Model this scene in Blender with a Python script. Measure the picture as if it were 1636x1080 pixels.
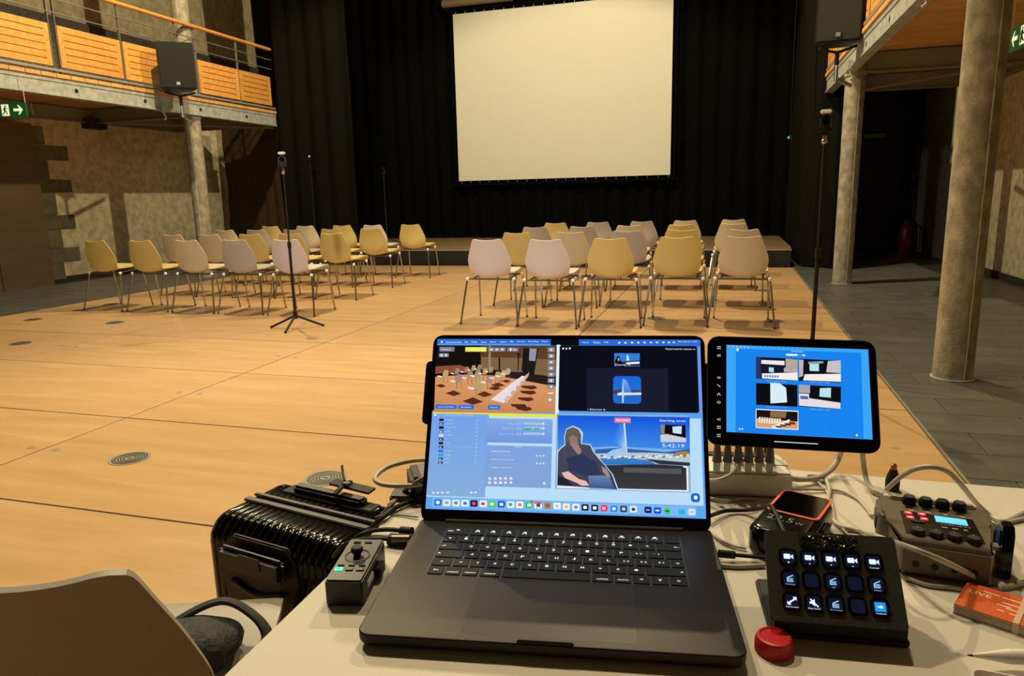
import bpy, bmesh, math, random
from mathutils import Vector, Matrix, Euler
random.seed(7)
PI = math.pi
SC = bpy.context.scene
C = SC.collection
for o in list(bpy.data.objects): bpy.data.objects.remove(o, do_unlink=True)

# ------------------------------------------------------------------ camera, world, lights, exposure
CAM = ([[0.957844, 0.286295, -0.023884], [-0.033906, 0.19521, 0.980175], [-0.285281, 0.938045, -0.196688]], 1.1553, 1140.531)
cd = bpy.data.cameras.new('camera'); cam = bpy.data.objects.new('camera', cd); C.objects.link(cam)
r, u, f = [Vector(v) for v in CAM[0]]
M = Matrix((( r.x, u.x, -f.x, 0), (r.y, u.y, -f.y, 0), (r.z, u.z, -f.z, CAM[1]), (0, 0, 0, 1)))
cam.matrix_world = M
cd.sensor_width = 36; cd.lens = CAM[2] / 1636 * 36; cd.clip_start = .02; cd.clip_end = 100
SC.camera = cam
w = bpy.data.worlds.new('world'); SC.world = w; w.use_nodes = True
w.node_tree.nodes['Background'].inputs[0].default_value = (.85, .92, 1, 1)
w.node_tree.nodes['Background'].inputs[1].default_value = .045
SC.view_settings.view_transform = 'Standard'; SC.view_settings.look = 'None'
SC.view_settings.exposure = 0.0; SC.view_settings.gamma = 1; SC.view_settings.use_curve_mapping = False
WARM = (1, .83, .49)
def spot(loc, target, energy, size, angle=150, blend=.25, col=WARM):
    l = bpy.data.lights.new('stage_or_fill_spot', 'SPOT'); l.energy = energy; l.color = col; l.shadow_soft_size = size
    l.spot_size = math.radians(angle); l.spot_blend = blend
    o = bpy.data.objects.new('stage_or_fill_spot', l); C.objects.link(o); o.location = loc
    o.rotation_euler = (Vector(target) - Vector(loc)).to_track_quat('-Z', 'Y').to_euler(); return o
def area(loc, target, energy, sx, sy, col=WARM):
    l = bpy.data.lights.new('house_light', 'AREA'); l.energy = energy; l.color = col; l.shape = 'RECTANGLE'; l.size = sx; l.size_y = sy
    o = bpy.data.objects.new('house_light', l); C.objects.link(o); o.location = loc
    o.rotation_euler = (Vector(target) - Vector(loc)).to_track_quat('-Z', 'Y').to_euler(); return o
spot((-5.0, 6.8, 6.0), (-3.6, 6.8, 0), 1120, .05, 162, .15)
spot((-.9, 8.3, 6.0), (-2.6, 8.0, 0), 1120, .05, 162, .15)
spot((-2.4, 1.1, 3.7), (-3.1, 7.8, .5), 470, .10, 84, .9, (.97, .98, 1))  # cool fill lamp, added to lift the chair backs
spot((-3.2, 3.1, 6.1), (-1.6, .9, 0), 800, .12, 108, .7)  # extra lamp added to brighten the near floor and table
spot((-.5, 3.3, 6.2), (-1.0, .9, 0), 480, .12, 108, .7)  # second added lamp, fills the shadows on the table
spot((-4.3, 9.2, 6.0), (-3.1, 13.9, 2.7), 110, .15, 75, .8, (1, .80, .46))

# ------------------------------------------------------------------ helpers
def s2l(v): return v / 12.92 if v <= .04045 else ((v + .055) / 1.055) ** 2.4
def col(h):
    return tuple(s2l(int(h[i:i + 2], 16) / 255) for i in (0, 2, 4)) + (1,)
def mat(name, base, rough=.5, metal=0, emit=0, noise=None, bump=0, bscale=80, coat=0, spec=.5, sss=0, trans=0):
    m = bpy.data.materials.new(name); m.use_nodes = True; nt = m.node_tree; b = nt.nodes['Principled BSDF']
    bc = col(base) if isinstance(base, str) else tuple(base) + (1,)
    b.inputs['Base Color'].default_value = bc; b.inputs['Roughness'].default_value = rough
    b.inputs['Metallic'].default_value = metal; b.inputs['Specular IOR Level'].default_value = spec
    if coat: b.inputs['Coat Weight'].default_value = coat; b.inputs['Coat Roughness'].default_value = .08
    if trans: b.inputs['Transmission Weight'].default_value = trans
    if emit: b.inputs['Emission Color'].default_value = bc; b.inputs['Emission Strength'].default_value = emit
    tc = nt.nodes.new('ShaderNodeTexCoord')
    if noise:   # (scale xyz, detail, [(pos, hexcolour)...])
        mp = nt.nodes.new('ShaderNodeMapping'); mp.inputs['Scale'].default_value = noise[0]
        nz = nt.nodes.new('ShaderNodeTexNoise'); nz.inputs['Scale'].default_value = 1; nz.inputs['Detail'].default_value = noise[1]
        cr = nt.nodes.new('ShaderNodeValToRGB'); e = cr.color_ramp.elements
        for i, (p, h) in enumerate(noise[2]):
            el = e[i] if i < 2 else e.new(p)
            el.position = p; el.color = col(h)
        nt.links.new(tc.outputs['Object'], mp.inputs[0]); nt.links.new(mp.outputs[0], nz.inputs[0])
        nt.links.new(nz.outputs[0], cr.inputs[0]); nt.links.new(cr.outputs[0], b.inputs['Base Color'])
    if bump:
        n2 = nt.nodes.new('ShaderNodeTexNoise'); n2.inputs['Scale'].default_value = bscale; n2.inputs['Detail'].default_value = 4
        bp = nt.nodes.new('ShaderNodeBump'); bp.inputs['Strength'].default_value = bump; bp.inputs['Distance'].default_value = .01
        nt.links.new(tc.outputs['Object'], n2.inputs[0]); nt.links.new(n2.outputs[0], bp.inputs['Height']); nt.links.new(bp.outputs[0], b.inputs['Normal'])
    return m
def per_piece(m, scale, ramp_cols, sx=(1, 1, 1)):
    """noise looked up in object space, shifted by a random number of each piece"""
    nt = m.node_tree; b = nt.nodes['Principled BSDF']
    tc = nt.nodes.new('ShaderNodeTexCoord'); oi = nt.nodes.new('ShaderNodeObjectInfo')
    mul = nt.nodes.new('ShaderNodeMath'); mul.operation = 'MULTIPLY'; mul.inputs[1].default_value = 60
    add = nt.nodes.new('ShaderNodeVectorMath'); add.operation = 'ADD'
    mp = nt.nodes.new('ShaderNodeMapping'); mp.inputs['Scale'].default_value = sx
    nz = nt.nodes.new('ShaderNodeTexNoise'); nz.inputs['Scale'].default_value = scale; nz.inputs['Detail'].default_value = 6; nz.inputs['Distortion'].default_value = .6
    cr = nt.nodes.new('ShaderNodeValToRGB')
    for i, (p, h) in enumerate(ramp_cols):
        el = cr.color_ramp.elements[i] if i < 2 else cr.color_ramp.elements.new(p)
        el.position = p; el.color = col(h)
    hs = nt.nodes.new('ShaderNodeHueSaturation'); mr = nt.nodes.new('ShaderNodeMapRange')
    mr.inputs['To Min'].default_value = .9; mr.inputs['To Max'].default_value = 1.08
    L = nt.links.new
    L(oi.outputs['Random'], mul.inputs[0]); L(tc.outputs['Object'], mp.inputs[0]); L(mp.outputs[0], add.inputs[0]); L(mul.outputs[0], add.inputs[1])
    L(add.outputs[0], nz.inputs[0]); L(nz.outputs[0], cr.inputs[0]); L(cr.outputs[0], hs.inputs['Color']); L(oi.outputs['Random'], mr.inputs[0]); L(mr.outputs[0], hs.inputs['Value'])
    L(hs.outputs[0], b.inputs['Base Color'])
    return m
def xf(loc=(0, 0, 0), rot=(0, 0, 0)): return Matrix.Translation(loc) @ Euler(rot).to_matrix().to_4x4()
def box(bm, c, s, rot=(0, 0, 0), bev=0, mi=0, seg=2):
    g = bmesh.ops.create_cube(bm, size=1, matrix=xf(c, rot) @ Matrix.Diagonal((s[0], s[1], s[2], 1)))
    vs = g['verts']; fs = list({f for v in vs for f in v.link_faces})
    if bev:
        es = list({e for v in vs for e in v.link_edges})
        rr = bmesh.ops.bevel(bm, geom=es, offset=bev, segments=seg, affect='EDGES', clamp_overlap=True)
        fs = list(set(rr['faces']) | {f for f in fs if f.is_valid})
    for f in fs: f.material_index = mi
    return fs
def cyl(bm, a, b, r1, r2=None, n=12, cap=True, mi=0):
    a, b = Vector(a), Vector(b); d = b - a; r2 = r1 if r2 is None else r2
    q = Vector((0, 0, 1)).rotation_difference(d.normalized()).to_matrix().to_4x4()
    g = bmesh.ops.create_cone(bm, cap_ends=cap, segments=n, radius1=r1, radius2=r2, depth=d.length, matrix=Matrix.Translation((a + b) / 2) @ q)
    for f in {f for v in g['verts'] for f in v.link_faces}: f.material_index = mi
def ball(bm, c, r, s=(1, 1, 1), n=12, rot=(0, 0, 0)):
    bmesh.ops.create_uvsphere(bm, u_segments=n, v_segments=max(6, n * 2 // 3), radius=r, matrix=xf(c, rot) @ Matrix.Diagonal((s[0], s[1], s[2], 1)))
def lathe(bm, prof, c=(0, 0, 0), n=24, rot=(0, 0, 0)):
    mx = xf(c, rot); rings = []
    for (rr, z) in prof:
        rings.append([bm.verts.new(mx @ Vector((rr * math.cos(2 * PI * k / n), rr * math.sin(2 * PI * k / n), z))) for k in range(n)])
    for a, b in zip(rings, rings[1:]):
        for k in range(n): bm.faces.new((a[k], a[(k + 1) % n], b[(k + 1) % n], b[k]))
    bm.faces.new(rings[0][::-1]); bm.faces.new(rings[-1])
def catmull(pts, n=8):
    P = [Vector(p) for p in pts]
    if len(P) < 3: return P
    P = [2 * P[0] - P[1]] + P + [2 * P[-1] - P[-2]]; out = []
    for i in range(1, len(P) - 2):
        a, b, c_, d = P[i - 1:i + 3]
        for k in range(n):
            t = k / n
            out.append(.5 * ((2 * b) + (-a + c_) * t + (2 * a - 5 * b + 4 * c_ - d) * t * t + (-a + 3 * b - 3 * c_ + d) * t ** 3))
    out.append(P[-2]); return out
def tube(bm, pts, r, n=8, smooth=8, flat=1.0, mi=0):
    P = catmull(pts, smooth) if smooth else [Vector(p) for p in pts]
    rings = []; up = Vector((0, 0, 1))
    for i, p in enumerate(P):
        d = (P[min(i + 1, len(P) - 1)] - P[max(i - 1, 0)]).normalized()
        s = d.cross(up)
        if s.length < .05: s = d.cross(Vector((0, 1, 0)))
        s.normalize(); t = s.cross(d)
        rings.append([bm.verts.new(p + s * (r * flat * math.cos(2 * PI * k / n)) + t * (r * math.sin(2 * PI * k / n))) for k in range(n)])
    for a, b in zip(rings, rings[1:]):
        for k in range(n): bm.faces.new((a[k], b[k], b[(k + 1) % n], a[(k + 1) % n])).material_index = mi
    bm.faces.new(rings[0]).material_index = mi; bm.faces.new(rings[-1][::-1]).material_index = mi
def rrect(w, h, r, n=5, cx=0, cy=0):
    o = []
    for sx, sy, a0 in ((1, 1, 0), (-1, 1, 90), (-1, -1, 180), (1, -1, 270)):
        for k in range(n + 1):
            a = math.radians(a0 + 90 * k / n); o.append((cx + sx * (w / 2 - r) + r * math.cos(a), cy + sy * (h / 2 - r) + r * math.sin(a)))
    return o
def prism(bm, poly, z0, z1, bev=0, mi=0):
    n = len(poly); a = [bm.verts.new((x, y, z0)) for x, y in poly]; b = [bm.verts.new((x, y, z1)) for x, y in poly]
    fs = [bm.faces.new(a[::-1]), bm.faces.new(b)]
    for k in range(n): fs.append(bm.faces.new((a[k], a[(k + 1) % n], b[(k + 1) % n], b[k])))
    if bev:
        es = [e for f in fs[:2] for e in f.edges]
        bmesh.ops.bevel(bm, geom=es, offset=bev, segments=2, affect='EDGES', clamp_overlap=True)
    for f in fs:
        if f.is_valid: f.material_index = mi
def slabr(bm, w, h, r_, z0, z1, b, cx=0, cy=0, lo=None):
    lo = b if lo is None else lo; lv = []
    for k in range(5):
        a = PI / 2 * k / 4; lv.append((lo * (1 - math.sin(a)), z0 + lo * (1 - math.cos(a))))
    for k in range(5):
        a = PI / 2 * k / 4; lv.append((b * (1 - math.cos(a)), z1 - b * (1 - math.sin(a))))
    rings = [[bm.verts.new((x, y, z)) for x, y in rrect(w - 2 * i_, h - 2 * i_, max(r_ - i_, .0005), 6, cx, cy)] for i_, z in lv]
    n = len(rings[0])
    for a, c in zip(rings, rings[1:]):
        for k in range(n): bm.faces.new((a[k], a[(k + 1) % n], c[(k + 1) % n], c[k]))
    bm.faces.new(rings[0][::-1]); bm.faces.new(rings[-1])
def textbm(bm, s, x, y, w, h, z=0, mi=0):
    """flat lettering fitted in a w x h rectangle whose lower left corner is x, y"""
    cu = bpy.data.curves.new('t', 'FONT'); cu.body = s; cu.size = 1; cu.resolution_u = 2
    o = bpy.data.objects.new('t', cu); C.objects.link(o); bpy.context.view_layer.update()
    me = o.to_mesh(); n0 = len(bm.verts)
    if me.vertices:
        xs = [v.co.x for v in me.vertices]; ys = [v.co.y for v in me.vertices]
        x0, x1, y0, y1 = min(xs), max(xs), min(ys), max(ys); sx = w / max(1e-6, x1 - x0); sy = h / max(1e-6, y1 - y0)
        vs = [bm.verts.new((x + (v.co.x - x0) * sx, y + (v.co.y - y0) * sy, z)) for v in me.vertices]
        for p in me.polygons:
            try: bm.faces.new([vs[i] for i in p.vertices]).material_index = mi
            except ValueError: pass
    o.to_mesh_clear(); bpy.data.objects.remove(o); bpy.data.curves.remove(cu)
    return n0
def obj(name, bm, m, parent=None, smooth=True, loc=None, rot=None, label=None, kind=None, norm=True):
    if norm: bmesh.ops.recalc_face_normals(bm, faces=bm.faces)
    me = bpy.data.meshes.new(name); bm.to_mesh(me); bm.free()
    for x in (m if isinstance(m, (list, tuple)) else [m]): me.materials.append(x)
    if smooth:
        me.polygons.foreach_set('use_smooth', [True] * len(me.polygons))
        try: me.set_sharp_from_angle(angle=math.radians(38))
        except Exception: pass
    o = bpy.data.objects.new(name, me); C.objects.link(o)
    if parent: o.parent = parent
    if loc: o.location = loc
    if rot: o.rotation_euler = rot
    if label: o['label'] = label
    if kind: o['kind'] = kind
    return o
def tag(o, label, cat, group=None):
    o['label'] = label; o['category'] = cat
    if group: o['group'] = group
    return o
def thing(name, label, cat, loc=(0, 0, 0), rot=(0, 0, 0), group=None):
    o = bpy.data.objects.new(name, None); C.objects.link(o); o.empty_display_size = .05
    o.location = loc; o.rotation_euler = rot; return tag(o, label, cat, group)
def B(): return bmesh.new()
def dup(root, loc, rz, label, group=None, swap=None):
    def cp(o, par):
        c = o.copy(); C.objects.link(c); c.parent = par
        if swap and o.type == 'MESH' and o.data in swap: c.data = swap[o.data]
        for ch in list(o.children): cp(ch, c)
        return c
    rr = cp(root, None); rr.location = loc; rr.rotation_euler = (0, 0, rz); rr['label'] = label
    if group: rr['group'] = group
    return rr

# ------------------------------------------------------------------ materials
M_wood = per_piece(mat('birch_floor', 'd8b083', .33, spec=.4), 1.6, [(.25, 'b99468'), (.5, 'c29d72'), (.75, 'cba97e')], (.9, 6, 1))
M_orange = per_piece(mat('oiled_wood', 'd89a4c', .45), 2.0, [(.3, 'c98a3e'), (.7, 'e3a556')], (.6, 8, 8))
M_plank = per_piece(mat('gallery_plank', 'b5793f', .55), 2.0, [(.3, 'c48c4e'), (.7, 'e2ae6c')], (1, 9, 8))
M_tile = per_piece(mat('slate_tile', '4a4a4c', .42), 3.0, [(.3, '4b4a49'), (.7, '5d5c59')], (1, 2, 1))
M_sub = mat('subfloor', '2b2723', .9)
M_stone = mat('rough_stone_wall', '9a8f74', .95, noise=((9, 9, 9), 14, [(.3, 'b3a98d'), (.5, 'cec3a4'), (.7, 'e2d8ba')]), bump=.45, bscale=45)
M_quoin = per_piece(mat('quoin_stone', '7b7565', .9, bump=.5, bscale=40), 5, [(.3, '5a5547'), (.7, '78725f')])
M_greyband = mat('grey_band', '5c5a58', .95, noise=((30, 30, 30), 4, [(.35, '4b4a49'), (.65, '6a6866')]), bump=.3, bscale=60)
M_darkwall = mat('dark_wall', '34302a', .95, bump=.2, bscale=30)
M_conc = mat('column_concrete', '8f8b80', .8, noise=((16, 16, 11), 12, [(.32, '7d7766'), (.52, '958d7a'), (.7, 'aaa28d')]), bump=.3, bscale=60)
M_steel = mat('galvanised_steel', 'a8aaa8', .5, .15, noise=((12, 12, 12), 6, [(.35, '999c9b'), (.65, 'b6b8b5')]))
M_steeldark = mat('dark_steel', '98948c', .6, .4)  # darker grey steel for beams, toe rail and table frame
M_post = mat('post_steel', '7f7b73', .5, .3)
M_brown = mat('brown_door_panel', '6d5848', .6, noise=((.6, 1, 10), 3, [(.35, '66513f'), (.65, '6f5a48')]))
M_drape = mat('black_velvet', '040404', .95, spec=.1, bump=.1, bscale=200)
M_drape2 = mat('black_molton', '0f0e0b', .95, spec=.1)
M_screen = mat('screen_fabric', 'cdccc0', .8, bump=.02, bscale=300)
M_black = mat('black_plastic', '0b0b0b', .45)
M_matt = mat('matt_black', '090909', .7)
M_gloss = mat('gloss_black', '040404', .16, coat=0, spec=.35)
M_dgrey = mat('dark_grey_plastic', '1e1c1a', .5)
M_white = mat('white_plastic', 'd9d6cf', .4)
M_wcable = mat('white_cable', 'b5afa6', .45)
M_gcable = mat('grey_plug', '6d6a66', .5)
M_chrome = mat('satin_chrome', 'b8b4ae', .22, 1)
M_knob = mat('polished_knob', 'ffffff', .25, 0)
M_shell_w = mat('white_shell', 'dad2d4', .38, spec=.4)
M_shell_y = mat('yellow_shell', 'd6c47c', .38, spec=.4)
M_shell_w_warm = mat('white_shell_warmlit', 'd6c8aa', .38, spec=.4)  # white shell with warm light put into its colour
M_shell_w_dim = mat('white_shell_shaded', 'bab4a8', .38, spec=.4)  # white shell with shade put into its colour
M_table = mat('white_laminate', 'c6bfb6', .62, noise=((3, 3, 3), 3, [(.3, 'c1bab1'), (.7, 'cbc4bb')]))
M_laptop = mat('dark_anodised', '211b18', .48, .5)
M_key = mat('laptop_key', '05060b', .6, spec=.25)
M_led_g = mat('green_led', '30ff90', .5, emit=3)
M_legend = mat('backlit_legend', 'eaf0ff', .5, emit=.95)
M_bezel = mat('black_glass', '030305', .08)
M_red = mat('red_plastic', 'b8141c', .38)
M_ext = mat('extinguisher_red', '8c1418', .4)
def vcol_mat(name, strength):
    m = bpy.data.materials.new(name); m.use_nodes = True; nt = m.node_tree; b = nt.nodes['Principled BSDF']
    a = nt.nodes.new('ShaderNodeVertexColor'); a.layer_name = 'Col'
    b.inputs['Base Color'].default_value = (.01, .01, .012, 1); b.inputs['Roughness'].default_value = .15
    nt.links.new(a.outputs[0], b.inputs['Emission Color']); b.inputs['Emission Strength'].default_value = strength
    return m
M_disp = vcol_mat('lit_display', 1.0)
M_orangecard = mat('orange_card', 'd2591c', .45)

# ------------------------------------------------------------------ the setting: floor, deck, walls
XL, XR, YB = -9.85, 3.22, 14.35
bm = B(); box(bm, ((XL + XR) / 2, 5.9, -.115), (XR - XL + .4, 17.4, .15)); fl = obj('floor', bm, M_sub, kind='structure', smooth=False)
def pieces(name, spots, size, m, parent, bev):
    """spots: (x, y) centres of equal pieces, sizes looked up so that alike pieces share a mesh"""
    cache = {}
    for (x, y, z, sx, sy) in spots:
        k = (round(sx, 3), round(sy, 3))
        if k not in cache:
            b_ = B(); box(b_, (0, 0, 0), (sx, sy, size), bev=bev, seg=1); me = bpy.data.meshes.new(name); bmesh.ops.recalc_face_normals(b_, faces=b_.faces); b_.to_mesh(me); b_.free(); me.materials.append(m); cache[k] = me
        o = bpy.data.objects.new(name, cache[k]); C.objects.link(o); o.location = (x, y, z); o.parent = parent
DX = [-7.47, -5.26, -3.15, -1.155, .93]
DY = [-2.1, -1.07, -.04, .98, 1.99, 3.0, 4.02, 5.04, 6.07, 7.11, 8.15, 9.2, 10.25, 11.31]
sp = []
for i in range(4):
    for j in range(13):
        sp.append(((DX[i] + DX[i + 1]) / 2, (DY[j] + DY[j + 1]) / 2, -.02, DX[i + 1] - DX[i] - .011, DY[j + 1] - DY[j] - .011))
pieces('floor_panel', sp, .04, M_wood, fl, .0008)
bm = B()
for x in DX[1:-1]: box(bm, (x, 4.6, -.021), (.013, 13.4, .034))
for y in DY[1:-1]: box(bm, (-3.27, y, -.0212), (8.38, .013, .034))
obj('joint_strips', bm, mat('joint_rubber', '6a6256', .7), fl, kind='stuff', smooth=False)
sp = []
ty = 1.0
j = 0
while ty < YB - .2:
    x0 = .945 + (-.135 if j % 2 else .175) - .62
    x = x0
    while x < XR:
        a, b_ = max(x, .945), min(x + .62, XR)
        if b_ - a > .05 and ty > 2.0: sp.append(((a + b_) / 2, ty + .15, -.0215, b_ - a - .005, .295))
        x += .62
    if ty > 4.6:
        x = XL + (.31 if j % 2 else 0) - .31
        while x < DX[0]:
            a, b_ = max(x, XL), min(x + .62, DX[0] - .015)
            if b_ - a > .05: sp.append(((a + b_) / 2, ty + .15, -.0215, b_ - a - .005, .295))
            x += .62
    ty += .30; j += 1
sp.sort(key=lambda s: s[0] ** 2 + s[1] ** 2)
pieces('stone_tile', sp[:298], .04, M_tile, fl, .002)
bm = B()
for s in sp[298:]: box(bm, s[:3], (s[3], s[4], .04))
obj('stone_tiles', bm, M_tile, fl, kind='stuff', smooth=False)
# metal edge strip along the right side of the deck
bm = B(); box(bm, (.9375, 4.6, -.004), (.011, 13.4, .012)); obj('edge_strip', bm, mat('edge_metal', '8c867b', .5, .2), fl, smooth=False)
# round floor outlets and small fixing plugs
M_vent = mat('floor_outlet_metal', '918e84', .5, .1)
vent_spots = [(-2.62, 2.486), (-1.596, 2.489), (-5.81, 4.55), (-6.9, 4.55), (-6.9, 5.58), (-5.827, 5.572), (-6.95, 6.63), (-5.837, 6.6), (-.62, 6.63), (.42, 6.63), (.42, 4.55), (-.62, 3.52), (.42, 8.68), (-6.9, 3.52), (-5.81, 3.52)]
vm = vr = None
for (x, y) in vent_spots:
    if vm is None:
        bm = B(); lathe(bm, [(.090, -.002), (.090, .0015), (.082, .0028), (.078, .0012)], n=32)
        o = obj('floor_outlet', bm, M_vent, fl, loc=(x, y, .0005)); vm = o.data
        bm = B()
        for rr in (.026, .038, .050, .062, .073): 
            for k in range(32):
                a0, a1 = 2 * PI * k / 32, 2 * PI * (k + 1) / 32
                vv = [bm.verts.new((q * math.cos(a), q * math.sin(a), z)) for (q, a, z) in ((rr - .0028, a0, .002), (rr + .0028, a0, .002), (rr + .0028, a1, .002), (rr - .0028, a1, .002))]
                bm.faces.new(vv)
        box(bm, (0, 0, .0018), (.022, .008, .001))
        g = obj('grille_ring', bm, M_black, o, smooth=False); vr = g.data
    else:
        o = bpy.data.objects.new('floor_outlet', vm); C.objects.link(o); o.parent = fl; o.location = (x, y, .0005)
        g = bpy.data.objects.new('grille_ring', vr); C.objects.link(g); g.parent = o
pm = None
for (x, y) in [(-3.229, 2.497), (-3.076, 2.497), (-3.235, 3.505), (-3.085, 3.506), (-3.23, 4.53), (-3.08, 4.53), (.62, 6.7), (.75, 3.4), (-5.34, 3.505), (-5.18, 3.505), (-1.23, 3.505), (-1.08, 3.505), (-5.34, 4.53), (-5.18, 4.53)]:
    if pm is None:
        bm = B(); lathe(bm, [(.019, -.001), (.019, .0008), (.015, .0014), (.006, .0014)], n=16); pm = obj('floor_plug', bm, M_vent, fl, loc=(x, y, .0004)).data
    else:
        o = bpy.data.objects.new('floor_plug', pm); C.objects.link(o); o.parent = fl; o.location = (x, y, .0004)

def slab(name, c, s, m, kind='structure'):
    bm = B(); box(bm, c, s); return obj(name, bm, m, kind=kind, smooth=False)
wl = slab('wall_left', (XL - .1, 5.9, 3.7), (.2, 17.4, 7.7), M_stone)
wr = slab('wall_right', (XR + .1, 5.9, 3.7), (.2, 17.4, 7.7), M_stone)
slab('wall_back', ((XL + XR) / 2, YB + .3, 3.7), (XR - XL + .4, .2, 7.7), M_darkwall)
slab('wall_front', ((XL + XR) / 2, -2.7, 3.7), (XR - XL + .4, .2, 7.7), M_darkwall)
slab('ceiling', ((XL + XR) / 2, 5.9, 7.6), (XR - XL + .4, 17.6, .1), M_darkwall)
slab('baseboard_left', (XL + .012, 11.4, .04), (.024, 6.3, .08), M_darkwall)
slab('baseboard_right', (XR - .012, 6.5, .04), (.024, 12, .08), M_darkwall)
# separate grey band on the wall above each gallery
slab('trim_1', (XL + .03, 8.2, 3.32), (.06, 12, 1.25), M_greyband)
slab('trim_2', (XR - .03, 8.2, 3.32), (.06, 12, 1.25), M_greyband)
# dressed stones beside the brown door
zs = [.04, .3, .52, .8, 1.02, 1.35, 1.55, 1.83, 2.05, 2.32]
for k in range(9):
    y1 = 8.95 if k % 2 else 8.62
    y1 += random.uniform(-.05, .05)
    bm = B(); box(bm, (XL + .012, (8.22 + y1) / 2, (zs[k] + zs[k + 1]) / 2), (.03, y1 - 8.22, zs[k + 1] - zs[k] - .012), bev=.004)
    obj('quoin_stone', bm, M_quoin, wl)
bm = B(); box(bm, (-9.72, 6.6, 1.16), (.24, 3.2, 2.32)); d1 = obj('door_1', bm, M_brown, kind='structure', smooth=False)
bm = B(); box(bm, (-9.595, 5.6, 1.16), (.012, .02, 2.3)); box(bm, (-9.595, 7.4, 1.16), (.004, .006, 2.3)); obj('door_joint', bm, M_black, d1, smooth=False)
# little bracket lamp boxes on the left wall
bm = B(); box(bm, (XL + .10, 9.45, 2.42), (.18, .34, .16), bev=.01); tag(obj('wall_box', bm, M_darkwall), 'small grey box fixed high on the left stone wall under the gallery', 'wall box')
# dark rear corner on the right with its door
bm = B(); box(bm, (2.5, YB + .17, 1.04), (.9, .06, 2.08)); d2 = obj('door_2', bm, mat('dark_door', '242019', .6), kind='structure', smooth=False)
bm = B(); box(bm, (2.0, YB + .15, 1.06), (.1, .1, 2.14)); box(bm, (3.0, YB + .15, 1.06), (.1, .1, 2.14)); box(bm, (2.5, YB + .15, 2.14), (1.1, .1, .1)); obj('door_frame', bm, mat('door_frame_dark', '1a1712', .7), d2, smooth=False)
bm = B(); box(bm, (2.45, YB + .13, 2.03), (.36, .02, .07)); obj('door_sign', bm, mat('dim_sign', '8a8a88', .5), d2, smooth=False)
slab('trim_3', (2.1, YB + .15, 2.35), (2.3, .12, .3), M_darkwall)

# ------------------------------------------------------------------ columns
def column(x, y, h, r_, label, sa=-1.22):
    t = thing('round_column', label, 'column', (x, y, 0), group='round concrete columns')
    bm = B(); lathe(bm, [(r_, 0), (r_, .5), (r_, 2), (r_, 4), (r_, h)], n=40); obj('shaft', bm, M_conc, t)
    bm = B(); rq = random.Random(int(y * 10)); z_ = 0
    while z_ < h:
        dz = rq.uniform(.03, .11); ja = sa + rq.uniform(-.012, .012)
        box(bm, ((r_ + .0005) * math.cos(ja), (r_ + .0005) * math.sin(ja), z_ + dz / 2), (rq.uniform(.003, .008), rq.uniform(.004, .009), dz), rot=(0, 0, ja)); z_ += dz
    obj('mould_seam', bm, mat('seam_concrete', 'c0b8a4', .9) if 'seam_concrete' not in bpy.data.materials else bpy.data.materials['seam_concrete'], t, smooth=False, kind='stuff')
    bm = B(); lathe(bm, [(r_ + .012, 0), (r_ + .012, .006), (r_ + .002, .008)], n=40); obj('base_ring', bm, M_steel, t)
    for zz in (2.40, 2.66): 
        bm = B(); lathe(bm, [(r_ + .012, zz), (r_ + .012, zz + .05)], n=32); obj('collar', bm, M_steel, t)
    return t
column(1.335, 4.8, 7.5, .108, 'nearest round grey concrete column with a rough seam, right of the tablet')
column(1.345, 9.45, 7.5, .108, 'far round concrete column at the right gallery, beneath the hung loudspeaker')
column(-7.9, 9.47, 7.5, .122, 'round concrete column at the left gallery, behind the black loudspeaker', -1.2)

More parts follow.
